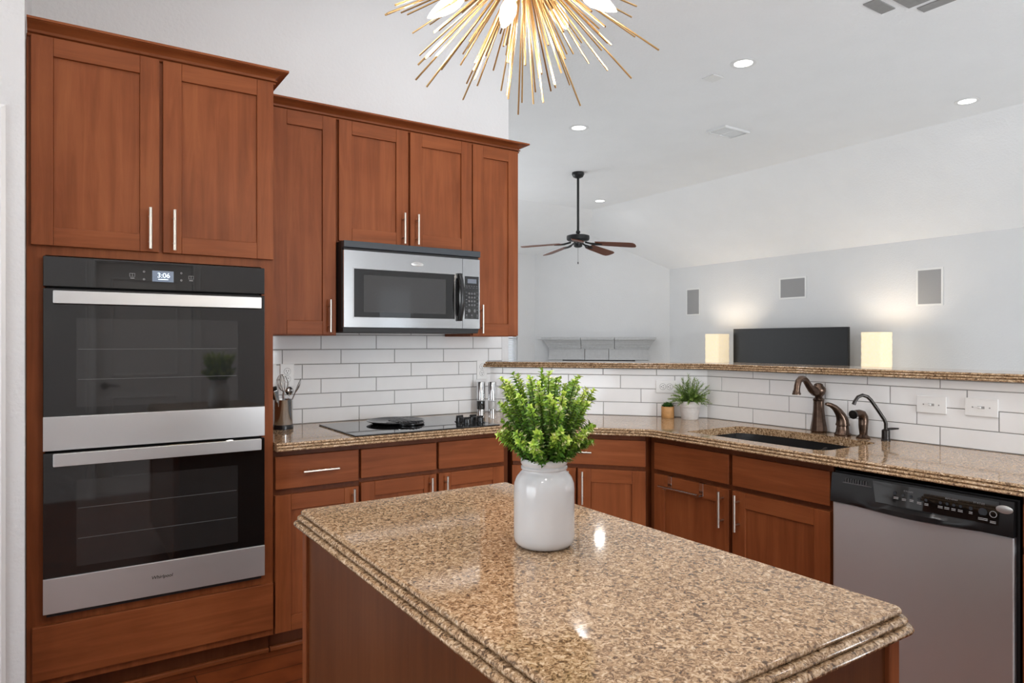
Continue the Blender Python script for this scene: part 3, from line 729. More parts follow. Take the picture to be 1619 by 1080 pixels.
oval(ky, 0.690, 1.508, 0.009, 0.010, bow(0.7)-0.0022); oval(ky, 0.724, 1.508, 0.007, 0.010, bow(0.7)-0.0022)
for x in (0.674, 0.706, 0.740): oval(ky, x, 1.484, 0.005, 0.005, bow(0.7)-0.0022); ky.box(x-0.007, bow(0.7)-0.0022, 1.473, x+0.007, bow(0.7)-0.0018, 1.475)
ky.build('key_print', 'dim_legend', kpo)
bdg = MB()
def lens_shape(b, cx, cz, rx, rz, y, th, mi=0, n=24):
    b.add([(cx, y-th, cz)]+[(cx+rx*math.cos(2*PI*i/n), y, cz+rz*math.sin(2*PI*i/n)) for i in range(n)], [(0, 1+i, 1+(i+1) % n) for i in range(n)], mi)
lens_shape(bdg, 0.384, 1.737, 0.035, 0.0115, -0.0285, 0.004); bdg.build('badge', 'badge', md_o, smooth=60)
sw = MB().tube([(0.364, -0.0335, 1.738), (0.375, -0.034, 1.744), (0.386, -0.034, 1.738), (0.398, -0.034, 1.740)], 0.0012, 6); sw.build('badge_swirl', 'legend', md_o)
bl_ = MB().extrude_y([(-0.003, 1.413), (-0.02, 1.392), (-0.02, 1.387), (MWW-0.01, 1.387), (MWW-0.002, 1.413)], -0.018, 0.30)
bl_.v = [(max(x, -0.0034), y, z) for x, y, z in bl_.v]; bl_.build('bottom_lip', 'black_matte', mw, bevel=0.002)

# ------------------------------------------------------------------ dishwasher (faces -x)
dw = thing('dishwasher', 'stainless dishwasher with black control panel under the sink counter', 'dishwasher', (2.45, 1.484, 0), RZ)
DWW = 0.604
B(0.004, 0.0, 0.10, DWW-0.004, 0.55, CT-CTH-0.004).build('tub', 'black_matte', dw)
B(0.01, 0.05, 0.0, DWW-0.01, 0.5, 0.10).build('toe_panel', 'black_matte', dw)
B(0.006, -0.022, 0.105, 0.592, 0, 0.7425).build('door', 'steel_soft', dw, bevel=0.004)
pn = MB(); zt_ = 0.855
def dwy(x, z):   # moulded console: leans back to the top edge
    return -0.040+0.014*max(0, (z-0.80))/0.055
nx = 20; vs = []; fs = []
zz = [0.7445, 0.750, 0.758, 0.770, 0.80, 0.83, 0.852]
for j, z in enumerate(zz):
    for i in range(nx+1):
        x = 0.004+0.590*i/nx; u = (x-0.30)/0.20; belly = max(0, 1-u*u)
        y = -0.034+0.010*max(0, z-0.772)/0.074-(0.016*belly if j in (1, 2) else 0.0)
        vs.append((x, y, z-(0.010*belly if j < 2 else 0)))
for j in range(len(zz)-1):
    for i in range(nx): fs.append((j*(nx+1)+i, j*(nx+1)+i+1, (j+1)*(nx+1)+i+1, (j+1)*(nx+1)+i))
k0 = len(vs); vs += [(0.004, 0, 0.7445), (0.594, 0, 0.7445), (0.594, 0, 0.852), (0.004, 0, 0.852)]
t0_ = (len(zz)-1)*(nx+1)
fs += [[t0_+i for i in range(nx+1)]+[k0+2, k0+3], [i for i in range(nx+1)][::-1]+[k0, k0+1],
       [j*(nx+1) for j in range(len(zz))]+[k0+3, k0], [j*(nx+1)+nx for j in range(len(zz))][::-1]+[k0+1, k0+2]]
pn.add(vs, fs); pno = pn.build('control_panel', 'black', dw, smooth=40)
cov = MB().add([(0.175, -0.0366, 0.774), (0.555, -0.0366, 0.774), (0.555, -0.0268, 0.846), (0.160, -0.0268, 0.846)], [(0,1,2,3)]); cov.build('console_face', 'black_glass', pno)
vnt = MB().box(0.052, -0.0312, 0.822, 0.150, -0.0270, 0.8235)
for k in range(9): vnt.box(0.060+0.0095*k, -0.0302, 0.8245, 0.0625+0.0095*k, -0.0240, 0.838)
vnt.box(0.050, -0.0320, 0.8205, 0.156, -0.0272, 0.822); vnt.build('steam_vent', 'dim_legend', pno)
def on_face(z): return -0.0366+0.0098*(z-0.774)/0.072-0.0008
lg = MB()
for x, z, w in ((0.245, 0.803, 0.016), (0.272, 0.802, 0.014), (0.297, 0.803, 0.013), (0.322, 0.80, 0.014), (0.345, 0.80, 0.012),
                (0.388, 0.80, 0.014), (0.408, 0.80, 0.014), (0.428, 0.80, 0.012), (0.448, 0.80, 0.014), (0.478, 0.80, 0.010), (0.513, 0.788, 0.026), (0.541, 0.784, 0.016)):
    for dz in (0, -0.0045): lg.box(x-w/2, on_face(z+dz)-0.0002, z+dz-0.0011, x+w/2, on_face(z+dz)+0.0005, z+dz+0.0011)
lg.build('caption_print', 'legend', pno)
bt_ = MB()
for x, z, r in ((0.240, 0.817, .006), (0.268, 0.814, .005), (0.294, 0.814, .005), (0.32, 0.812, .005), (0.343, 0.812, .005), (0.388, 0.812, .005), (0.408, 0.812, .005), (0.428, 0.812, .005), (0.448, 0.812, .005), (0.478, 0.812, .006)):
    oval(bt_, x, z, r, r, on_face(z)-0.0006)
oval(bt_, 0.512, 0.808, 0.013, 0.0125, on_face(0.808)-0.0006)
bt_.build('button_print', 'gunmetal', pno)
rg = MB()
for k in range(16):
    a, a2 = 2*PI*k/16, 2*PI*(k+1)/16
    for (r0, r1, x, z) in ((0.0085, 0.0105, 0.541, 0.806),):
        rg.add([(x+r0*math.cos(a), on_face(z)-0.0012, z+r0*math.sin(a)), (x+r1*math.cos(a), on_face(z)-0.0012, z+r1*math.sin(a)), (x+r1*math.cos(a2), on_face(z)-0.0012, z+r1*math.sin(a2)), (x+r0*math.cos(a2), on_face(z)-0.0012, z+r0*math.sin(a2))], [(0,1,2,3)])
rg.build('start_ring', 'legend', pno)
for s_, x, z in (('CYCLES', 0.285, 0.829), ('OPTIONS', 0.420, 0.829), ('STATUS', 0.500, 0.832)):
    text('heading', s_, 0.0065, pno, 'legend', (x, on_face(z)-0.0006, z), space=1.5)
lb = MB(); lens_shape(lb, 0.570, 0.826, 0.0235, 0.0125, on_face(0.826)-0.0002, 0.005)
# badge sits at the console's end, slightly beyond the glossy face
lb.build('badge', 'badge', pno, smooth=60)
B(0.004, 0.0, 0.856, DWW-0.004, 0.02, 0.872).build('top_gasket', 'black', dw)

# ------------------------------------------------------------------ sink
sk = thing('kitchen_sink', 'black composite double-bowl sink set under the granite', 'sink', (2.69, 1.905, 0))
sh = [(x-2.69, y-1.905) for x, y in sink_hole(-0.006)]
b = MB(); n = len(sh)
z_t, z_b = CT-CTH-0.0005, 0.715
cx, cy = -0.0, 0.0
def ring(scale, z, dx=0): return [(x*scale+dx, y*scale, z) for x, y in sh]
levels = [(1.06, z_t), (1.0, z_t), (0.99, z_t-0.03), (0.965, z_b+0.03), (0.90, z_b)]
vs = sum([ring(s_, z) for s_, z in levels], [])
fs = [(k*n+i, k*n+(i+1) % n, (k+1)*n+(i+1) % n, (k+1)*n+i) for k in range(len(levels)-1) for i in range(n)]
fs.append([(len(levels)-1)*n+i for i in range(n)])
b.add(vs, fs); sbo = b.build('bowls', 'sink', sk, smooth=40)
sm = sbo.modifiers.new('wall', 'SOLIDIFY'); sm.thickness = 0.006; sm.offset = -1
dvd = MB(); pts = [(-0.195+0.39*i/16, -0.115, 0) for i in range(17)]
prof = []
for i, (x, y, z) in enumerate(pts):
    zt2 = 0.868-0.05*math.sin(PI*i/16)
    prof.append((x, zt2))
dvd.extrude_y([(x, z) for x, z in prof]+[(0.195, z_b), (-0.195, z_b)], -0.128, -0.108); dvd.build('divider', 'sink', sk, bevel=0.006)
MB().lathe([(0.0, 0.002), (0.042, 0.002), (0.045, 0.0), (0.045, -0.004), (0, -0.004)], 24, (0.0, 0.11, z_b+0.005), caps=False).build('drain', 'chrome', sk, smooth=40)
# faucet
fa = thing('kitchen_faucet', 'tall bronze faucet with fluted column and curved spout', 'faucet', (2.985, 1.888, CT))
MB().lathe([(0.0,0),(0.036,0),(0.037,0.006),(0.039,0.010),(0.038,0.020),(0.031,0.060),(0.026,0.105),(0.0245,0.150),(0.0,0.150)], sides=8, caps=False).build('column', 'bronze', fa, bevel=0.003)
MB().lathe([(0.0,0.148),(0.024,0.149),(0.026,0.156),(0.022,0.161),(0.016,0.166),(0.018,0.172),(0.028,0.182),(0.033,0.196),(0.032,0.209),(0.022,0.220),(0.020,0.224),(0.019,0.228),(0.011,0.233),(0.0,0.234)], 28, caps=False).build('valve_head', 'bronze', fa, smooth=45)
sp = [(-0.01,0,0.196),(-0.035,0,0.195),(-0.058,0,0.206),(-0.08,0,0.226),(-0.1,0,0.246),(-0.12,0,0.258),(-0.142,0,0.258),(-0.158,0,0.246),(-0.167,0,0.226),(-0.172,0,0.200)]
MB().tube(sp, [0.022,0.021,0.0175,0.0155,0.0145,0.0145,0.0145,0.0145,0.014,0.0145], 16).build('spout', 'bronze', fa, smooth=60)
MB().lathe([(0,0),(0.019,0),(0.019,0.007),(0.0165,0.010),(0.016,0.018),(0,0.018)], 20, (-0.173, 0, 0.186), caps=False).build('spout_collar', 'bronze', fa, smooth=40)
fh = thing('faucet_lever', 'bronze horn-shaped faucet lever beside the tall faucet', 'faucet handle', (2.978, 1.765, CT))
MB().lathe([(0,0),(0.035,0),(0.036,0.008),(0.030,0.016),(0.027,0.034),(0.026,0.044),(0.030,0.048),(0.030,0.054),(0,0.054)], 28, caps=False).build('escutcheon', 'bronze', fh, smooth=40)
hp = [(0,0,0.050),(-0.002,0,0.072),(-0.010,0.003,0.092),(-0.024,0.008,0.112),(-0.042,0.014,0.130),(-0.062,0.020,0.141),(-0.080,0.026,0.146),(-0.088,0.028,0.146)]
MB().tube(hp, [0.029,0.026,0.0215,0.0175,0.0135,0.0105,0.0085,0.006], 16).build('lever', 'bronze', fh, smooth=60)
ss = thing('side_sprayer', 'bronze side sprayer with bent neck between the lever and the slim tap', 'sprayer', (2.974, 1.667, CT))
MB().lathe([(0,0),(0.029,0),(0.030,0.005),(0.020,0.013),(0.015,0.018),(0,0.018)], 28, caps=False).build('base', 'bronze', ss, smooth=40)
MB().lathe([(0,0.016),(0.015,0.016),(0.016,0.022),(0.019,0.045),(0.0195,0.056),(0.020,0.06),(0,0.06)], 24, caps=False).build('grip', 'bronze', ss, smooth=40)
MB().tube([(0,0,0.055),(0.002,0,0.078),(0.0,0,0.094),(-0.010,0,0.108),(-0.026,0.004,0.113),(-0.045,0.008,0.112),(-0.058,0.011,0.108)], [0.0195,0.0205,0.020,0.0175,0.0155,0.0155,0.0165], 18).build('neck', 'bronze', ss, smooth=60)
hdm = Matrix.Rotation(math.radians(-100), 3, 'Y')
MB().lathe([(0,0),(0.0175,0),(0.0195,0.006),(0.0195,0.012),(0.0,0.013)], 24, (-0.054, 0.010, 0.109), rot=hdm, caps=False).build('spray_head', 'bronze_dark', ss, smooth=40)
wf = thing('filter_tap', 'slim dark bronze filter tap with gooseneck and side lever', 'faucet', (2.982, 1.572, CT))
MB().lathe([(0,0),(0.019,0),(0.019,0.004),(0.0165,0.006),(0.0165,0.045),(0.010,0.050),(0,0.05)], 16, caps=False).build('base', 'bronze_dark', wf, smooth=30)
gp = [(0,0,0.045),(0,0,0.075),(-0.006,0.004,0.092),(-0.030,0.02,0.135),(-0.054,0.036,0.176),(-0.066,0.044,0.190),(-0.084,0.056,0.197),(-0.100,0.067,0.189),(-0.111,0.074,0.170),(-0.116,0.077,0.156)]
MB().tube(gp, [0.0075]*9+[0.0085], 14).build('gooseneck', 'bronze_dark', wf, smooth=60)
MB().tube([(0.0,-0.004,0.051),(0.004,-0.028,0.054),(0.006,-0.052,0.057)], [0.006,0.0065,0.004], 10, flat=0.5).build('lever', 'bronze_dark', wf, smooth=60)

# ------------------------------------------------------------------ cooktop
ck = thing('cooktop', 'black glass electric cooktop set in the granite counter', 'cooktop', (1.102, 2.938, CT))
B(0, 0.0, 0.0003, 0.770, 0.516, 0.007).build('glass_top', 'black_glass', ck, bevel=0.003)
vn = MB()
ncy, ncx = 0.300, 0.383
vn.lathe([(0,0.007),(0.086,0.007),(0.092,0.011),(0.092,0.015),(0.078,0.022),(0,0.024)], 40, (0,0,0), caps=False)
vn.v = [(x*1.0+ncx, y*1.25+ncy, z) for x, y, z in vn.v]
vno = vn.build('downdraft_vent', 'black', ck, smooth=35)
sl = MB()
for k in range(-4, 5):
    hh = 0.100*math.sqrt(max(0.02, 1-(k/4.9)**2)); x = ncx+0.0165*k
    sl.box(x-0.005, ncy-hh, 0.018, x+0.005, ncy+hh, 0.0255+0.001*(4-abs(k)))
sl.build('vent_slats', 'black', vno, bevel=0.002)
pl = MB(); npl = 28                       # thin smoked cover plate lying behind and left of the grille, its rim turned up
pl.lathe([(0, 0.0075), (0.118, 0.0085), (0.150, 0.021), (0.148, 0.024), (0.116, 0.0125), (0, 0.0115)], npl, (ncx-0.035, ncy+0.045, 0), caps=False)
pl.build('vent_cover', 'smoked_plate', ck, smooth=40)
for i, (x, y, r) in enumerate(((0.655, 0.216, 0.021), (0.644, 0.118, 0.020), (0.730, 0.205, 0.021), (0.735, 0.140, 0.019))):
    k = MB().lathe([(0,0.0072),(r+0.006,0.0072),(r+0.006,0.010),(r,0.012),(r-0.001,0.030),(r-0.004,0.033),(0,0.033)], 24, (x,y,0), caps=False)
    k.box(x-r+0.002, y-0.004, 0.03, x+r-0.002, y+0.004, 0.041)
    k.build('knob', 'black', ck, smooth=35)
# ------------------------------------------------------------------ mills, utensil crock and utensils
def mill(name, label, x, y, fill, fm):
    t = thing(name, label, 'mill', (x, y, CT+0.0004))
    MB().lathe([(0,0.082),(0.0255,0.082),(0.0255,0.186),(0.0235,0.189),(0,0.189)], 28, caps=False).build('steel_top', 'steel', t, smooth=35)
    MB().lathe([(0.0,0.0),(0.0245,0.0),(0.0245,0.026),(0,0.026)], 28, caps=False).build('steel_base', 'steel', t, smooth=35)
    MB().lathe([(0.0,0.0262),(0.023,0.0262),(0.0245,0.028),(0.0245,0.0815),(0,0.0815)], 28, caps=False).build('clear_chamber', 'clear', t, smooth=35)
    MB().lathe([(0.0,0.028),(0.0215,0.028),(0.0215,fill),(0,fill)], 24, caps=False).build(fm+'_fill', fm, t, smooth=35)
mill('pepper_mill', 'steel pepper mill with dark peppercorns, beside the cooktop', 2.094, 3.500, 0.074, 'pepper')
mill('salt_mill', 'steel salt mill filled with white salt, beside the pepper mill', 2.150, 3.462, 0.072, 'salt')
ux, uy = 0.914, 3.418
uc = thing('utensil_crock', 'round brushed steel utensil crock next to the oven cabinet', 'utensil holder', (ux, uy, CT+0.0004))
MB().lathe([(0,0.022),(0.0445,0.022),(0.045,0.024),(0.045,0.142),(0.046,0.144),(0.0435,0.145),(0.0425,0.142),(0.0425,0.03),(0,0.028)], 40, caps=False).build('steel_body', 'steel', uc, smooth=35)
MB().lathe([(0,0),(0.048,0),(0.048,0.015),(0.046,0.021),(0,0.021)], 40, caps=False).build('black_base', 'black', uc, smooth=35)
w_ = thing('whisk', 'wire balloon whisk standing in the steel crock', 'whisk', (ux-0.005, uy-0.018, CT+0.036), 0.3)
wt = Vector((0.012, 0.0, 0.0))
MB().tube([(0.008,0.006,0), (0.006,0.004,0.1), (0.004,0.002,0.145)], 0.0055, 10).build('handle', 'chrome', w_, smooth=50)
for k in range(5):
    a = PI*k/5; ca, sa = math.cos(a), math.sin(a)
    lp = []
    for i in range(21):
        u = -1+2*i/20; rr = 0.028*math.sin(PI*abs(u))**0.9 if False else 0.0285*(math.sin(PI*(1-abs(u))**0.75))*(1 if u > 0 else -1)
        z = 0.145+0.088*(1-abs(u)**1.6)
        lp.append((0.004+ca*rr-0.012*(1-abs(u)), 0.002+sa*rr, z))
    MB().tube(lp, 0.0011, 6).build('wire_loop', 'chrome', w_, smooth=60)
def spoon(name, label, base, tip, tilt, blade, mat, sh='spoon'):
    t = thing(name, label, 'utensil', (base[0], base[1], base[2]))
    d = Vector(tip)-Vector(base); L = d.length; dn_ = d.normalized()
    MB().tube([(0,0,0), tuple(d*0.55), tuple(d*0.72)], [0.0045, 0.0042, 0.0038], 10, flat=0.7).build('handle', mat if mat != 'chrome' else 'chrome', t, smooth=50)
    u = Vector(tilt).normalized(); u = (u-dn_*u.dot(dn_)).normalized(); w = dn_.cross(u)
    b = MB(); n_ = 12; ln, wd = blade
    vs = []; 
    for i in range(n_+1):
        s = i/n_; half = wd*(math.sin(PI*(0.06+0.94*s))**0.6 if sh == 'spoon' else (0.55+0.45*s)*(1 if s < 0.92 else 0.9))
        for j in range(5):
            v = -1+j/2; dep = (-0.010 if sh == 'spoon' else 0)*(1-v*v)*math.sin(PI*s)
            vs.append(d*0.70+dn_*ln*s+u*half*v+w*dep)
    b.add(vs, [(i*5+j, i*5+j+1, (i+1)*5+j+1, (i+1)*5+j) for i in range(n_) for j in range(4)])
    o = b.build('blade', mat, t, smooth=60); s_ = o.modifiers.new('thickness', 'SOLIDIFY'); s_.thickness = 0.0015
    return t
spoon('serving_spoon', 'large steel serving spoon leaning right in the crock', (ux+0.002, uy+0.01, CT+0.036), (ux+0.072, uy-0.025, CT+0.228), (0.3, 1, 0.3), (0.085, 0.022), 'steel')
spoon('ladle', 'steel ladle with upright handle at the crock rim', (ux+0.018, uy+0.022, CT+0.034), (ux+0.040, uy+0.018, CT+0.220), (1, 0.3, 0), (0.042, 0.024), 'steel')
spoon('spatula', 'black spatula leaning left towards the oven cabinet', (ux-0.012, uy+0.012, CT+0.034), (ux-0.055, uy-0.035, CT+0.195), (1, -0.2, 0.2), (0.07, 0.018), 'black', 'flat')
spoon('slotted_turner', 'thin grey steel turner leaning left in the crock', (ux-0.010, uy-0.012, CT+0.034), (ux-0.045, uy-0.045, CT+0.180), (1, 0.2, 0.2), (0.06, 0.014), 'steel', 'flat')

# ------------------------------------------------------------------ outlets and switches
def plate(name, label, cat, origin, rz, toggle=False, level=False):
    t = thing(name, label, cat, origin, rz)
    a, bb = 0.036, 0.0585
    def R(x, z): return (z, x) if level else (x, z)
    w, h = (bb, a) if level else (a, bb)
    B(-w, -0.006, -h, w, 0, h).build('cover_plate', 'plate', t, bevel=0.0025)
    if toggle:
        B(-0.012 if level else -0.005, -0.0068, -0.005 if level else -0.012, 0.012 if level else 0.005, -0.0058, 0.005 if level else 0.012).build('toggle_slot', 'vent_grey', t)
        B(-0.009, -0.015, -0.0035, 0.001, -0.006, 0.0035).build('toggle', 'plate', t, bevel=0.001)
        for s in (-1, 1):
            x, z = R(0, s*0.030); MB().lathe([(0,0),(0.003,0),(0.003,0.001),(0,0.001)], 10, (x, -0.006, z), rot=Matrix.Rotation(PI/2, 3, 'X'), caps=False).build('screw', 'vent_grey', t)
    else:
        for s in (-1, 1):
            x, z = R(0, s*0.0195)
            f_ = MB().lathe([(0,0),(0.0165,0),(0.0165,0.0015),(0,0.0015)], 24, (x, -0.006, z), rot=Matrix.Rotation(PI/2, 3, 'X'), caps=False).build('socket', 'plate', t, smooth=30)
            sl_ = MB()
            for sx in (-0.006, 0.006):
                x2, z2 = R(sx, 0.003); dx, dz = R(0.0012, 0.0045); sl_.box(x+x2-dx, -0.0079, z+z2-dz, x+x2+dx, -0.0073, z+z2+dz)
            x2, z2 = R(0, -0.008); sl_.box(x+x2-0.0025, -0.0079, z+z2-0.0025, x+x2+0.0025, -0.0073, z+z2+0.0025)
            rn = 20
            for k in range(rn):
                a1, a2 = 2*PI*k/rn, 2*PI*(k+1)/rn
                sl_.add([(x+q_*math.cos(w_2), -0.0062, z+q_*math.sin(w_2)) for q_, w_2 in ((0.0165, a1), (0.0178, a1), (0.0178, a2), (0.0165, a2))], [(0,1,2,3)])
            sl_.build('socket_slots', 'slot', f_)
    return t
plate('outlet', 'white upright outlet on the tile above the mills', 'outlet', (2.143, YW-0.0006, 1.171), 0)
plate('outlet', 'white upright outlet on the tile behind the utensils', 'outlet', (0.975, YW-0.0006, 1.170), 0)
plate('outlet', 'white upright outlet half hidden beside the oven cabinet', 'outlet', (0.885, YW-0.0006, 1.170), 0)
pd = P1+dirw*1.059+nd*0.0006
plate('outlet', 'white sideways outlet on the tile behind the potted herb', 'outlet', (pd.x, pd.y, 1.086), math.atan2(dirw.y, dirw.x), level=True)
plate('light_switch', 'white switch plate on the tile nearer the slim filter tap', 'light switch', (XW-0.0006, 1.407, 1.080), RZ, True, True)
plate('light_switch', 'white switch plate on the tile farther from the filter tap', 'light switch', (XW-0.0006, 1.222, 1.083), RZ, True, True)

# ------------------------------------------------------------------ plants
def add_tone(o, tones_per_face):
    me = o.data; at = me.attributes.new('tone', 'FLOAT', 'FACE')
    at.data.foreach_set('value', tones_per_face)
def leaf(b, tones, base, d, up, ln, wd, tone, fold=0.25):
    d = d.normalized(); side = d.cross(up)
    if side.length < 1e-4: side = d.orthogonal()
    side.normalize(); nn = side.cross(d).normalized()
    p = [base, base+d*ln*0.45+side*wd*0.5+nn*wd*fold, base+d*ln-nn*wd*0.25, base+d*ln*0.45-side*wd*0.5+nn*wd*fold, base+d*ln*0.5]
    b.add(p, [(0,1,4), (1,2,4), (4,2,3), (0,4,3)]); tones += [tone]*4
vz = thing('jar_vase', 'white glazed mason jar vase on the island', 'vase', (0.851, 1.163, CT+0.0004))
JP = [(0.0,0.0),(0.046,0.0),(0.056,0.003),(0.0625,0.011),(0.064,0.022),(0.064,0.125),(0.063,0.136),(0.058,0.149),(0.050,0.159),(0.0465,0.163),(0.0465,0.166),(0.049,0.168),(0.049,0.172),(0.0465,0.174),(0.0475,0.176),(0.0495,0.180),(0.0495,0.187),(0.047,0.190),(0.044,0.189),(0.044,0.17),(0.058,0.13),(0.059,0.03),(0,0.015)]
MB().lathe([(r_, z*0.965) for r_, z in JP], 56, caps=False).build('jar', 'ceramic', vz, smooth=50)
bx = thing('boxwood_bouquet', 'bushy bright green boxwood sprigs standing in the white jar', 'plant', (0.853, 1.161, CT+0.185))
RIGHT = Vector((math.sin(math.radians(YAW)), -math.cos(math.radians(YAW)), 0)); FWD = Vector((math.cos(math.radians(YAW)), math.sin(math.radians(YAW)), 0))
rnd = random.Random(11); lb_ = MB(); tones = []; stb = MB()
for i in range(84):
    u = (i+0.5)/84; th_ = math.acos(1-u*0.96); ph = i*2.39996+rnd.uniform(-0.2, 0.2)
    rr = (0.082+0.022*rnd.random())*math.sin(min(PI/2, th_*1.75)); zt = 0.058+0.108*max(0, math.cos(th_))**0.8-0.012*rnd.random()
    if th_ > 1.15: zt = 0.030+0.045*rnd.random(); rr = 0.088+0.016*rnd.random()
    elif rnd.random() < 0.26: zt += 0.026
    e_ = Vector((rr*math.cos(ph), rr*math.sin(ph), zt)); b0 = Vector((0.30*e_.x+rnd.uniform(-0.012, 0.012), 0.30*e_.y+rnd.uniform(-0.012, 0.012), -0.03))
    if b0.xy.length > 0.036: b0.xy = b0.xy.normalized()*0.036
    c_ = Vector((e_.x*0.62, e_.y*0.62, zt*0.62))
    p_ = [b0*(1-t_)**2+c_*2*t_*(1-t_)+e_*t_*t_ for t_ in [k/8 for k in range(9)]]
    stb.tube([tuple(x) for x in p_], [0.0013]*8+[0.0007], 5)
    st_t = rnd.random(); nl = 20
    for k in range(nl):
        s = 0.24+0.76*k/(nl-1); j = min(7, int(s*8)); q0 = p_[j].lerp(p_[j+1], s*8-j)
        tdir = (p_[j+1]-p_[j]).normalized()
        for m_ in range(4):
            a = k*1.1+m_*PI/2+rnd.uniform(-0.5, 0.5)
            o1 = tdir.orthogonal().normalized(); o2 = tdir.cross(o1)
            rad = o1*math.cos(a)+o2*math.sin(a)
            dl_ = (rad*(1.0 if s < 0.95 else 0.55)+tdir*rnd.uniform(0.25, 0.9)).normalized()
            size = rnd.uniform(0.0105, 0.0165)*(1.0 if s < 0.9 else 0.85)
            if q0.z+dl_.z*size < 0.004 and (q0+dl_*size).xy.length < 0.052: continue
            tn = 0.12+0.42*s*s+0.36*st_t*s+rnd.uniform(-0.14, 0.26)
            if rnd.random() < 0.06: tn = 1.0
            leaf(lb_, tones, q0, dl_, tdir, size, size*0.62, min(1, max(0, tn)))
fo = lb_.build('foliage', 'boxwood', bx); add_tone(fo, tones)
stb.build('stems', 'stem', bx, smooth=60)
# small succulent in a tan wooden cup
def wallpt(s, z=0.0, d=0.0): p = P1+dirw*s+nd*d; return Vector((p.x, p.y, z))
pc = wallpt(1.070, 0, 0.052)
su = thing('succulent_pot', 'small dark succulent in a tan wooden cup by the wall', 'plant', (pc.x, pc.y, CT+0.0004))
MB().lathe([(0,0),(0.034,0),(0.0355,0.003),(0.0362,0.062),(0.035,0.064),(0.032,0.062),(0.031,0.055),(0,0.054)], 36, caps=False).build('cup', 'pot_tan', su, smooth=40)
MB().lathe([(0,0.056),(0.0315,0.055),(0,0.0565)], 24, caps=False).build('soil', 'soil', su)
lb_ = MB(); tn_ = []
for k in range(5):
    a = k*2*PI/5+0.4; c = Vector((0.016*math.cos(a), 0.016*math.sin(a), 0.058)) if k else Vector((0, 0, 0.062))
    for i in range(22):
        th_ = 0.15+1.25*(i/21); ph = i*2.4
        d_ = Vector((math.sin(th_)*math.cos(ph), math.sin(th_)*math.sin(ph), math.cos(th_)+0.12))
        leaf(lb_, tn_, c, d_, Vector((0, 0, 1)), rnd.uniform(0.026, 0.036), 0.010, rnd.random(), 0.5)
fo = lb_.build('foliage', 'succulent', su); add_tone(fo, tn_)
pc = wallpt(1.192, 0, 0.085)
hb = thing('herb_pot', 'feathery green herb in a white tapered pot by the wall', 'plant', (pc.x, pc.y, CT+0.0004))
MB().lathe([(0,0),(0.044,0),(0.046,0.003),(0.0535,0.066),(0.0565,0.068),(0.0605,0.098),(0.0595,0.1),(0.056,0.098),(0.054,0.088),(0,0.086)], 40, caps=False).build('pot', 'pot_white', hb, smooth=35)
MB().lathe([(0,0.089),(0.0545,0.088),(0,0.09)], 24, caps=False).build('soil', 'soil', hb)
lb_ = MB(); tn_ = []; stb = MB()
for i in range(74):
    u = (i+0.5)/74; th_ = math.acos(1-u*0.95); ph = i*2.39996
    L = rnd.uniform(0.085, 0.115); hd_ = Vector((math.sin(th_)*math.cos(ph), math.sin(th_)*math.sin(ph), math.cos(th_)))
    if hd_.dot(Vector((nd.x, nd.y, 0))) < -0.5: L *= 0.62
    b0 = Vector((rnd.uniform(-0.02, 0.02), rnd.uniform(-0.02, 0.02), 0.086)); p_ = []
    for k in range(7):
        s = k/6; p_.append(b0+hd_*L*s+Vector((0, 0, 0.045*s-0.05*s*s*math.sin(th_)**2)))
    for q_ in p_:
        w1 = (Vector((pc.x+q_.x, pc.y+q_.y))-P1).dot(nd)-0.028
        if w1 < 0: q_.x -= nd.x*w1; q_.y -= nd.y*w1
        w2 = XW-0.028-(pc.x+q_.x)
        if w2 < 0: q_.x += w2
    stb.tube([tuple(x) for x in p_], 0.0009, 5)
    for k in range(15):
        s = 0.2+0.8*k/14; j = min(5, int(s*6)); q0 = p_[j].lerp(p_[j+1], min(1, s*6-j)); td = (p_[j+1]-p_[j]).normalized()
        for m_ in range(2):
            a = k*1.9+m_*PI+rnd.uniform(-.5, .5); o1 = td.orthogonal().normalized(); o2 = td.cross(o1)
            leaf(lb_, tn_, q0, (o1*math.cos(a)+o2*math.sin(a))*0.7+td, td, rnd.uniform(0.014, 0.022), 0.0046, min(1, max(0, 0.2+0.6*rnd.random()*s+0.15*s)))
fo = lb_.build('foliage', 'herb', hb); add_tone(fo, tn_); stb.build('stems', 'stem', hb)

# towel bar hooked over the left sink door
tb = thing('towel_bar', 'steel towel bar hooked over the left sink cabinet door', 'towel bar', (2.45, 2.448, 0), RZ)
b = MB()
for x in (0.143, 0.335):
    b.box(x-0.012, -0.0222, 0.640, x+0.012, -0.0205, 0.6995); b.box(x-0.012, -0.0222, 0.698, x+0.012, -0.0005, 0.6995)
    b.box(x-0.012, -0.058, 0.640, x+0.012, -0.0205, 0.6417)
b.build('hook_straps', 'steel', tb, bevel=0.0006)
MB().tube([(0.100, -0.055, 0.648), (0.345, -0.055, 0.648)], 0.0065, 14).build('bar', 'chrome', tb, smooth=40)

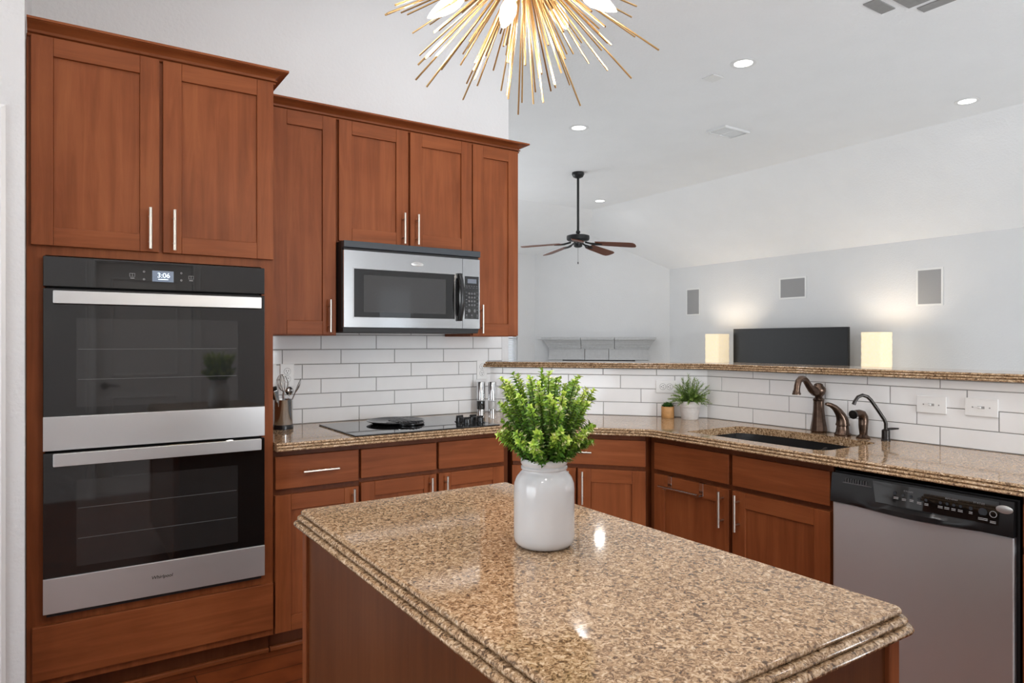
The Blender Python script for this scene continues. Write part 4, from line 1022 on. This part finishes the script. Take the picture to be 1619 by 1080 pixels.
# ------------------------------------------------------------------ chandelier
CH = Vector((0.793, 1.154, 2.127))
ch = thing('sputnik_chandelier', 'gold sputnik chandelier with thin radiating rods above the island', 'chandelier', CH)
MB().lathe([(0,-0.055),(0.03,-0.047),(0.05,-0.025),(0.056,0),(0.05,0.025),(0.03,0.047),(0,0.055)], 28, caps=False).build('hub', 'gold', ch, smooth=60)
MB().tube([(0,0,0.05), (0,0,HC-CH.z-0.03)], 0.006, 12).build('stem', 'gold', ch, smooth=50)
MB().lathe([(0,0),(0.065,0),(0.065,0.012),(0.03,0.028),(0,0.03)], 28, (0,0,HC-CH.z-0.0305), caps=False).build('canopy', 'gold', ch, smooth=40)
UPV = Vector((0, 0, 1))
bdirs = [(RIGHT*-0.165+UPV*-0.090+FWD*0.02), (RIGHT*-0.034+UPV*-0.160+FWD*-0.095), (RIGHT*0.158+UPV*-0.112+FWD*-0.04), (RIGHT*0.40+UPV*-0.20+FWD*0.75),
         (RIGHT*-0.5+UPV*0.45+FWD*-0.55), (RIGHT*0.5+UPV*0.5+FWD*0.5)]
rnd = random.Random(5)
dirs = []
NR = 300
for i in range(NR):
    z = 1-2*(i+0.5)/NR; ph = i*2.39996; r_ = math.sqrt(1-z*z)
    d_ = Vector((r_*math.cos(ph), r_*math.sin(ph), z))+Vector((rnd.uniform(-.08,.08), rnd.uniform(-.08,.08), rnd.uniform(-.08,.08)))
    dirs.append(d_.normalized())
dirs.sort(key=lambda d: d.z)
rest = MB()
for i, d_ in enumerate(dirs):
    near = max(d_.dot(bd_.normalized()) for bd_ in bdirs)
    L = rnd.choice((0.235, 0.27, 0.30, 0.33, 0.355))*(1-0.17*max(0, -d_.z)**2)
    m_ = MB().tube([tuple(d_*0.045), tuple(d_*L)], 0.0020, 6)
    if near > 0.972: continue
    if i < 100: m_.build('rod', 'gold', ch, smooth=60)
    else: rest.add(m_.v, m_.f)
tag(rest.build('rod', 'gold', ch, smooth=60), None, None, kind='stuff')
for d_ in bdirs:
    d_ = d_.normalized(); q_ = d_.to_track_quat('Z', 'Y').to_matrix()
    a_ = MB().tube([tuple(d_*0.04), tuple(d_*0.115)], 0.006, 10); a_.lathe([(0,0.108),(0.012,0.108),(0.012,0.143),(0.010,0.146),(0,0.146)], 16, rot=q_, caps=False)
    so = a_.build('bulb_socket', 'gold', ch, smooth=40)
    MB().lathe([(0,0.145),(0.009,0.146),(0.0145,0.160),(0.0165,0.176),(0.0145,0.194),(0.010,0.210),(0.0045,0.224),(0,0.230)], 20, rot=q_, caps=False).build('bulb', 'bulb', so, smooth=60)
    pt = bpy.data.lights.new('bulb_light', 'POINT'); pt.energy = 4.6; pt.color = (1.0, 0.91, 0.80); pt.shadow_soft_size = 0.018
    po = bpy.data.objects.new('bulb_light', pt); COL.objects.link(po); po.parent = ch; po.location = d_*0.255

# ------------------------------------------------------------------ recessed lights, vents, fan
def can(label, loc, power, color=(1, 0.98, 0.96)):
    t = thing('recessed_light', label, 'ceiling light', loc, 0, 'recessed ceiling lights')
    MB().lathe([(0.068,-0.001),(0.070,-0.004),(0.092,-0.005),(0.098,-0.003),(0.098,-0.0002),(0.068,-0.0002)], 40, caps=False).build('trim_ring', 'trim', t, smooth=50)
    MB().lathe([(0,-0.0032),(0.069,-0.0026),(0.069,-0.0004),(0,-0.0004)], 36, caps=False).build('lens', 'lens', t)
    area('lamp_light', (0, 0, -0.012), (0, 0, 0), 0.13, 0.13, power, color, 'DISK', PI*0.92, t)
    return t
c0_ = can('lit recessed ceiling light beside the small blank ceiling plate', (4.376, 3.392, HC), 6)
for lab, loc in (('lit recessed ceiling light between the cabinet end and the fan canopy', (4.323, 5.322, HC)),
                 ('lit recessed ceiling light by the ceiling crease at the right', (6.726, 2.829, HC)),
                 ('lit recessed ceiling light beyond the fan where the creases meet', (6.832, 7.907, HC))):
    dup(c0_, loc, lab)
for lab, loc in (('added recessed fill light over the sink counter walkway', (1.9, 1.2, HC)), ('added recessed fill light over the walkway before the ovens', (0.25, 1.9, HC)),  # out-of-view cans added as fill for the kitchen and rear wall
                 ('added recessed fill light behind the camera by the pantry door', (0.2, -0.2, HC)), ('added recessed fill light in the middle of the nook', (4.2, -0.6, HC)), ('added recessed fill light above the cooktop walkway', (1.55, 2.35, HC)), ('added recessed fill light before the pantry door, hall side', (-0.75, -0.45, HC)), ('added recessed fill light before the pantry door, nook side', (1.1, -0.5, HC))):
    dup(c0_, loc, lab)
vt = thing('ceiling_vent', 'white louvred supply vent on the ceiling above the fan', 'vent', (5.656, 4.57, HC))
b = MB()
b.box(-0.19, -0.12, -0.022, 0.19, -0.100, -0.0002); b.box(-0.19, 0.100, -0.022, 0.19, 0.12, -0.0002); b.box(-0.19, -0.1, -0.022, -0.168, 0.1, -0.0002); b.box(0.168, -0.1, -0.022, 0.19, 0.1, -0.0002)
b.box(-0.006, -0.1, -0.014, 0.006, 0.1, -0.0002); b.build('frame', 'trim', vt, bevel=0.002)
b = MB()
for s in (-1, 1):
    for k in range(7):
        x = s*(0.02+0.021*k); b.add([(x, -0.1, -0.003), (x, 0.1, -0.003), (x+0.012, 0.1, -0.016), (x+0.012, -0.1, -0.016)], [(0,1,2,3)])
b.build('louvres', 'trim', vt); B(-0.17, -0.102, -0.0012, 0.17, 0.102, -0.0003).build('duct_opening', 'vent_grey', vt)
vr = thing('ceiling_diffuser', 'grey square ceiling diffuser at the top edge', 'vent', (4.37, 2.085, HC))
b = MB().box(-0.155, -0.155, -0.010, 0.155, 0.155, -0.0005); b.build('grey_plate', 'vent_grey', vr, bevel=0.002)
b = MB()
for k in range(7): z = -0.0112; y = -0.12+0.04*k; b.box(-0.14, y-0.004, z, 0.14, y+0.004, -0.0102)
b.build('louvres', 'vent_grey', vr)
for x, y in ((-0.25, -0.02), (0.02, -0.25), (-0.02, 0.25), (0.25, 0.02)):
    B(x-0.045 if abs(x) > .1 else x-0.11, y-0.045 if abs(y) > .1 else y-0.11, -0.008, x+0.045 if abs(x) > .1 else x+0.11, y+0.045 if abs(y) > .1 else y+0.11, -0.0005).build('side_louvre', 'vent_grey', vr, bevel=0.002)
tag(MB().box(4.35, 3.655, HC-0.008, 4.475, 3.775, HC-0.0003).build('ceiling_cover_plate', 'trim', bevel=0.002), 'small white square blank plate on the ceiling', 'cover plate')
FN = Vector((5.463, 6.740, HC)); fn = thing('ceiling_fan', 'black five-blade ceiling fan on a long downrod with reddish blades', 'ceiling fan', FN, math.radians(YAW-90)); fn.scale = (1.12, 1.12, 1.12)
MB().lathe([(0,-0.0003),(0.068,-0.0003),(0.070,-0.02),(0.055,-0.05),(0.028,-0.062),(0,-0.064)], 32, caps=False).build('canopy', 'fan_black', fn, smooth=40)
MB().tube([(0,0,-0.05), (0,0,-0.69)], 0.0135, 14).build('downrod', 'fan_black', fn, smooth=50)
MB().lathe([(0,-0.655),(0.022,-0.658),(0.026,-0.68),(0.016,-0.685),(0.03,-0.70),(0.10,-0.706),(0.128,-0.715),(0.13,-0.735),(0.128,-0.757),(0.115,-0.768),(0.05,-0.775),(0,-0.775)], 40, caps=False).build('motor_housing', 'fan_black', fn, smooth=40)
MB().lathe([(0,-0.77),(0.048,-0.775),(0.05,-0.80),(0.047,-0.835),(0.03,-0.845),(0,-0.846)], 28, caps=False).build('switch_housing', 'fan_black', fn, smooth=40)
pcn = MB().tube([(0.0,0.0,-0.845), (0,0,-1.005)], 0.0018, 6); pcn.lathe([(0,-1.005),(0.005,-1.008),(0.007,-1.02),(0.005,-1.032),(0,-1.034)], 12, caps=False); pcn.build('pull_chain', 'fan_black', fn, smooth=40)
for a in (48, 120, 192, 264, -24):
    mt = Matrix.Rotation(math.radians(a), 4, 'Z') @ Matrix.Translation((0, 0, -0.79)) @ Matrix.Rotation(math.radians(6), 4, 'Y')
    tw = Matrix.Rotation(math.radians(-12), 4, 'X')
    bl2 = MB(); ol = [(0.21,-0.052),(0.30,-0.060),(0.60,-0.070),(0.645,-0.062),(0.662,-0.03),(0.662,0.03),(0.645,0.062),(0.60,0.070),(0.30,0.060),(0.21,0.052)]
    bl2.prism(ol, -0.004, 0.004); bo = bl2.xf(tw).build('blade', 'fan_wood', fn); bo.matrix_local = mt
    ir = MB().tube([(0.085,0,0.008),(0.13,0,0.0),(0.17,0.018,-0.008),(0.23,0.02,-0.008),(0.28,0.0,-0.008)], [0.011,0.010,0.009,0.008,0.006], 8)
    ir.tube([(0.13,0,0.0),(0.17,-0.018,-0.008),(0.23,-0.02,-0.008),(0.28,0.0,-0.008)], [0.010,0.009,0.008,0.006], 8)
    io = ir.xf(tw).build('blade_iron', 'fan_black', bo, smooth=50)

# ------------------------------------------------------------------ living room
FPC = Vector((7.775, 9.025, 0)); fp = thing('fireplace_mantel', 'white cast stone fireplace mantel on the angled far wall', 'fireplace', FPC, -PI/4)
def mant(prof, hw, dep, name, mat, parent, joints):
    b = MB().sweep([(-hw, -0.002), (-hw, -dep), (hw, -dep), (hw, -0.002)], prof, side=1)
    o = b.build(name, mat, parent, smooth=25)
    return o
# cornice: three stones, then the breast band: three stones
def stones(prof, cuts, dep, parent, name):
    g = 0.004
    for i in range(len(cuts)-1):
        a, e = cuts[i]+(g if i else 0), cuts[i+1]-(g if i < len(cuts)-2 else 0)
        if i == 0: path = [(a, -0.002), (a, -dep), (e, -dep)]
        elif i == len(cuts)-2: path = [(a, -dep), (e, -dep), (e, -0.002)]
        else: path = [(a, -dep), (e, -dep)]
        b = MB().sweep(path, prof, side=1)
        b.box(a+0.0005, -dep+0.001, prof[0][1], e-0.0005, -0.002, prof[-1][1])
        b.build(name, 'stone', parent, smooth=25)
CORN = [(0.0, 1.2222), (0.0134, 1.2222), (0.0168, 1.2524), (0.0336, 1.2591), (0.0336, 1.2782), (0.047, 1.2894), (0.0616, 1.323), (0.0952, 1.3622), (0.112, 1.3678), (0.112, 1.3756), (0.1288, 1.3801), (0.1288, 1.4159), (0.0, 1.4159)]
stones(CORN, [-0.846, -0.293, 0.278, 0.846], 0.112, fp, 'cornice_stone')
FRZ = [(0.0, 1.0318), (0.0314, 1.0318), (0.0314, 1.0396), (0.0179, 1.0598), (0.0112, 1.1046), (0.0112, 1.2188), (0.0, 1.2188)]
stones(FRZ, [-0.834, -0.230, 0.179, 0.834], 0.112, fp, 'frieze_stone')
for s in (-1, 1): B(s*0.834, -0.112, 0, s*0.622, -0.002, 1.030).build('pilaster', 'stone', fp, bevel=0.006)
B(-0.62, -0.055, 0.0, 0.62, -0.002, 1.030).build('firebox', 'black_matte', fp)
B(-0.614, -0.095, 0.993, 0.614, -0.056, 1.017).build('firebox_hood', 'black', fp)
tvs = thing('television', 'large black flat television before the far white wall', 'television', (8.29, 5.724, 0), RZ)
TVW = 1.762
B(-TVW/2, 0, 0.62, TVW/2, 0.045, 1.532).build('screen_body', 'black_matte', tvs, bevel=0.004)
B(-TVW/2+0.008, -0.002, 0.635, TVW/2-0.008, -0.0002, 1.524).build('screen', 'screen', tvs)
for s in (-1, 1): B(s*0.45-0.12, -0.10, 0.556, s*0.45+0.12, 0.14, 0.566).build('stand_foot', 'black_matte', tvs); B(s*0.45-0.02, 0.005, 0.566, s*0.45+0.02, 0.04, 0.63).build('stand_neck', 'black_matte', tvs)
tc = thing('media_console', 'dark wood media console under the television', 'console', (8.29, 5.724, 0), RZ)
B(-0.85, -0.22, 0.06, 0.85, 0.22, 0.555).build('body', 'console', tc, bevel=0.004)
for s in (-1, 1): B(s*0.42-0.405, -0.238, 0.08, s*0.42+0.405, -0.2205, 0.535).build('door', 'console', tc, bevel=0.003)
for x in (-0.8, 0.76):
    for y in (-0.2, 0.16): B(x, y, 0, x+0.04, y+0.04, 0.06).build('leg', 'console', tc)
def paper_lamp(label, y):
    t = thing('paper_floor_lamp', label, 'floor lamp', (8.18, y, 0), 0, 'glowing paper lamps')
    h = 0.129; b = MB(); nz = 46; vs = []; fs = []
    pts = rrect(-h, -h, h, h, 0.03, 4); n_ = len(pts)
    for k in range(nz+1):
        z = 0.10+1.357*k/nz
        for i, (x, y_) in enumerate(pts):
            j = 1+0.012*math.sin(k*2.1+i*0.7)+0.008*math.sin(k*5.3-i*1.9)
            vs.append((x*j, y_*j, z))
    fs = [(k*n_+i, k*n_+(i+1) % n_, (k+1)*n_+(i+1) % n_, (k+1)*n_+i) for k in range(nz) for i in range(n_)]
    b.add(vs, fs); so = b.build('paper_shade', 'paper', t, smooth=60)
    B(-0.11, -0.11, 0.0, 0.11, 0.11, 0.02).build('base', 'black_matte', t, bevel=0.004)
    fr_ = MB()
    for sx in (-1, 1):
        for sy in (-1, 1): fr_.box(sx*0.1-0.005, sy*0.1-0.005, 0.02, sx*0.1+0.005, sy*0.1+0.005, 1.43)
    fr_.build('frame', 'black_matte', t)
    pt = bpy.data.lights.new('lamp_bulb', 'POINT'); pt.energy = 12; pt.color = (1, 0.91, 0.78); pt.shadow_soft_size = 0.05
    o = bpy.data.objects.new('lamp_bulb', pt); COL.objects.link(o); o.parent = t; o.location = (0, 0, 1.36)
    return t
la = paper_lamp('lit paper floor lamp between the fireplace and the television', 6.81)
dup(la, (8.18, 4.422, 0), 'lit paper floor lamp on the far side of the television from the fireplace')
def speaker(label, y0, y1, z0, z1):
    t = thing('wall_speaker', label, 'speaker', (8.6195, (y0+y1)/2, (z0+z1)/2), RZ)
    w, h = (y1-y0)/2, (z1-z0)/2
    b = MB(); f_ = 0.022
    b.box(-w, -0.008, -h, w, 0, -h+f_); b.box(-w, -0.008, h-f_, w, 0, h); b.box(-w, -0.008, -h+f_, -w+f_, 0, h-f_); b.box(w-f_, -0.008, -h+f_, w, 0, h-f_)
    b.build('frame', 'plate', t); B(-w+f_, -0.006, -h+f_, w-f_, -0.0005, h-f_).build('grille', 'grille', t)
speaker('upright in-wall speaker nearest the fireplace', 7.515, 7.806, 1.771, 2.213)
speaker('wide in-wall speaker centred above the television', 5.634, 6.059, 1.950, 2.253)
speaker('upright in-wall speaker farthest from the fireplace', 3.875, 4.178, 1.771, 2.219)
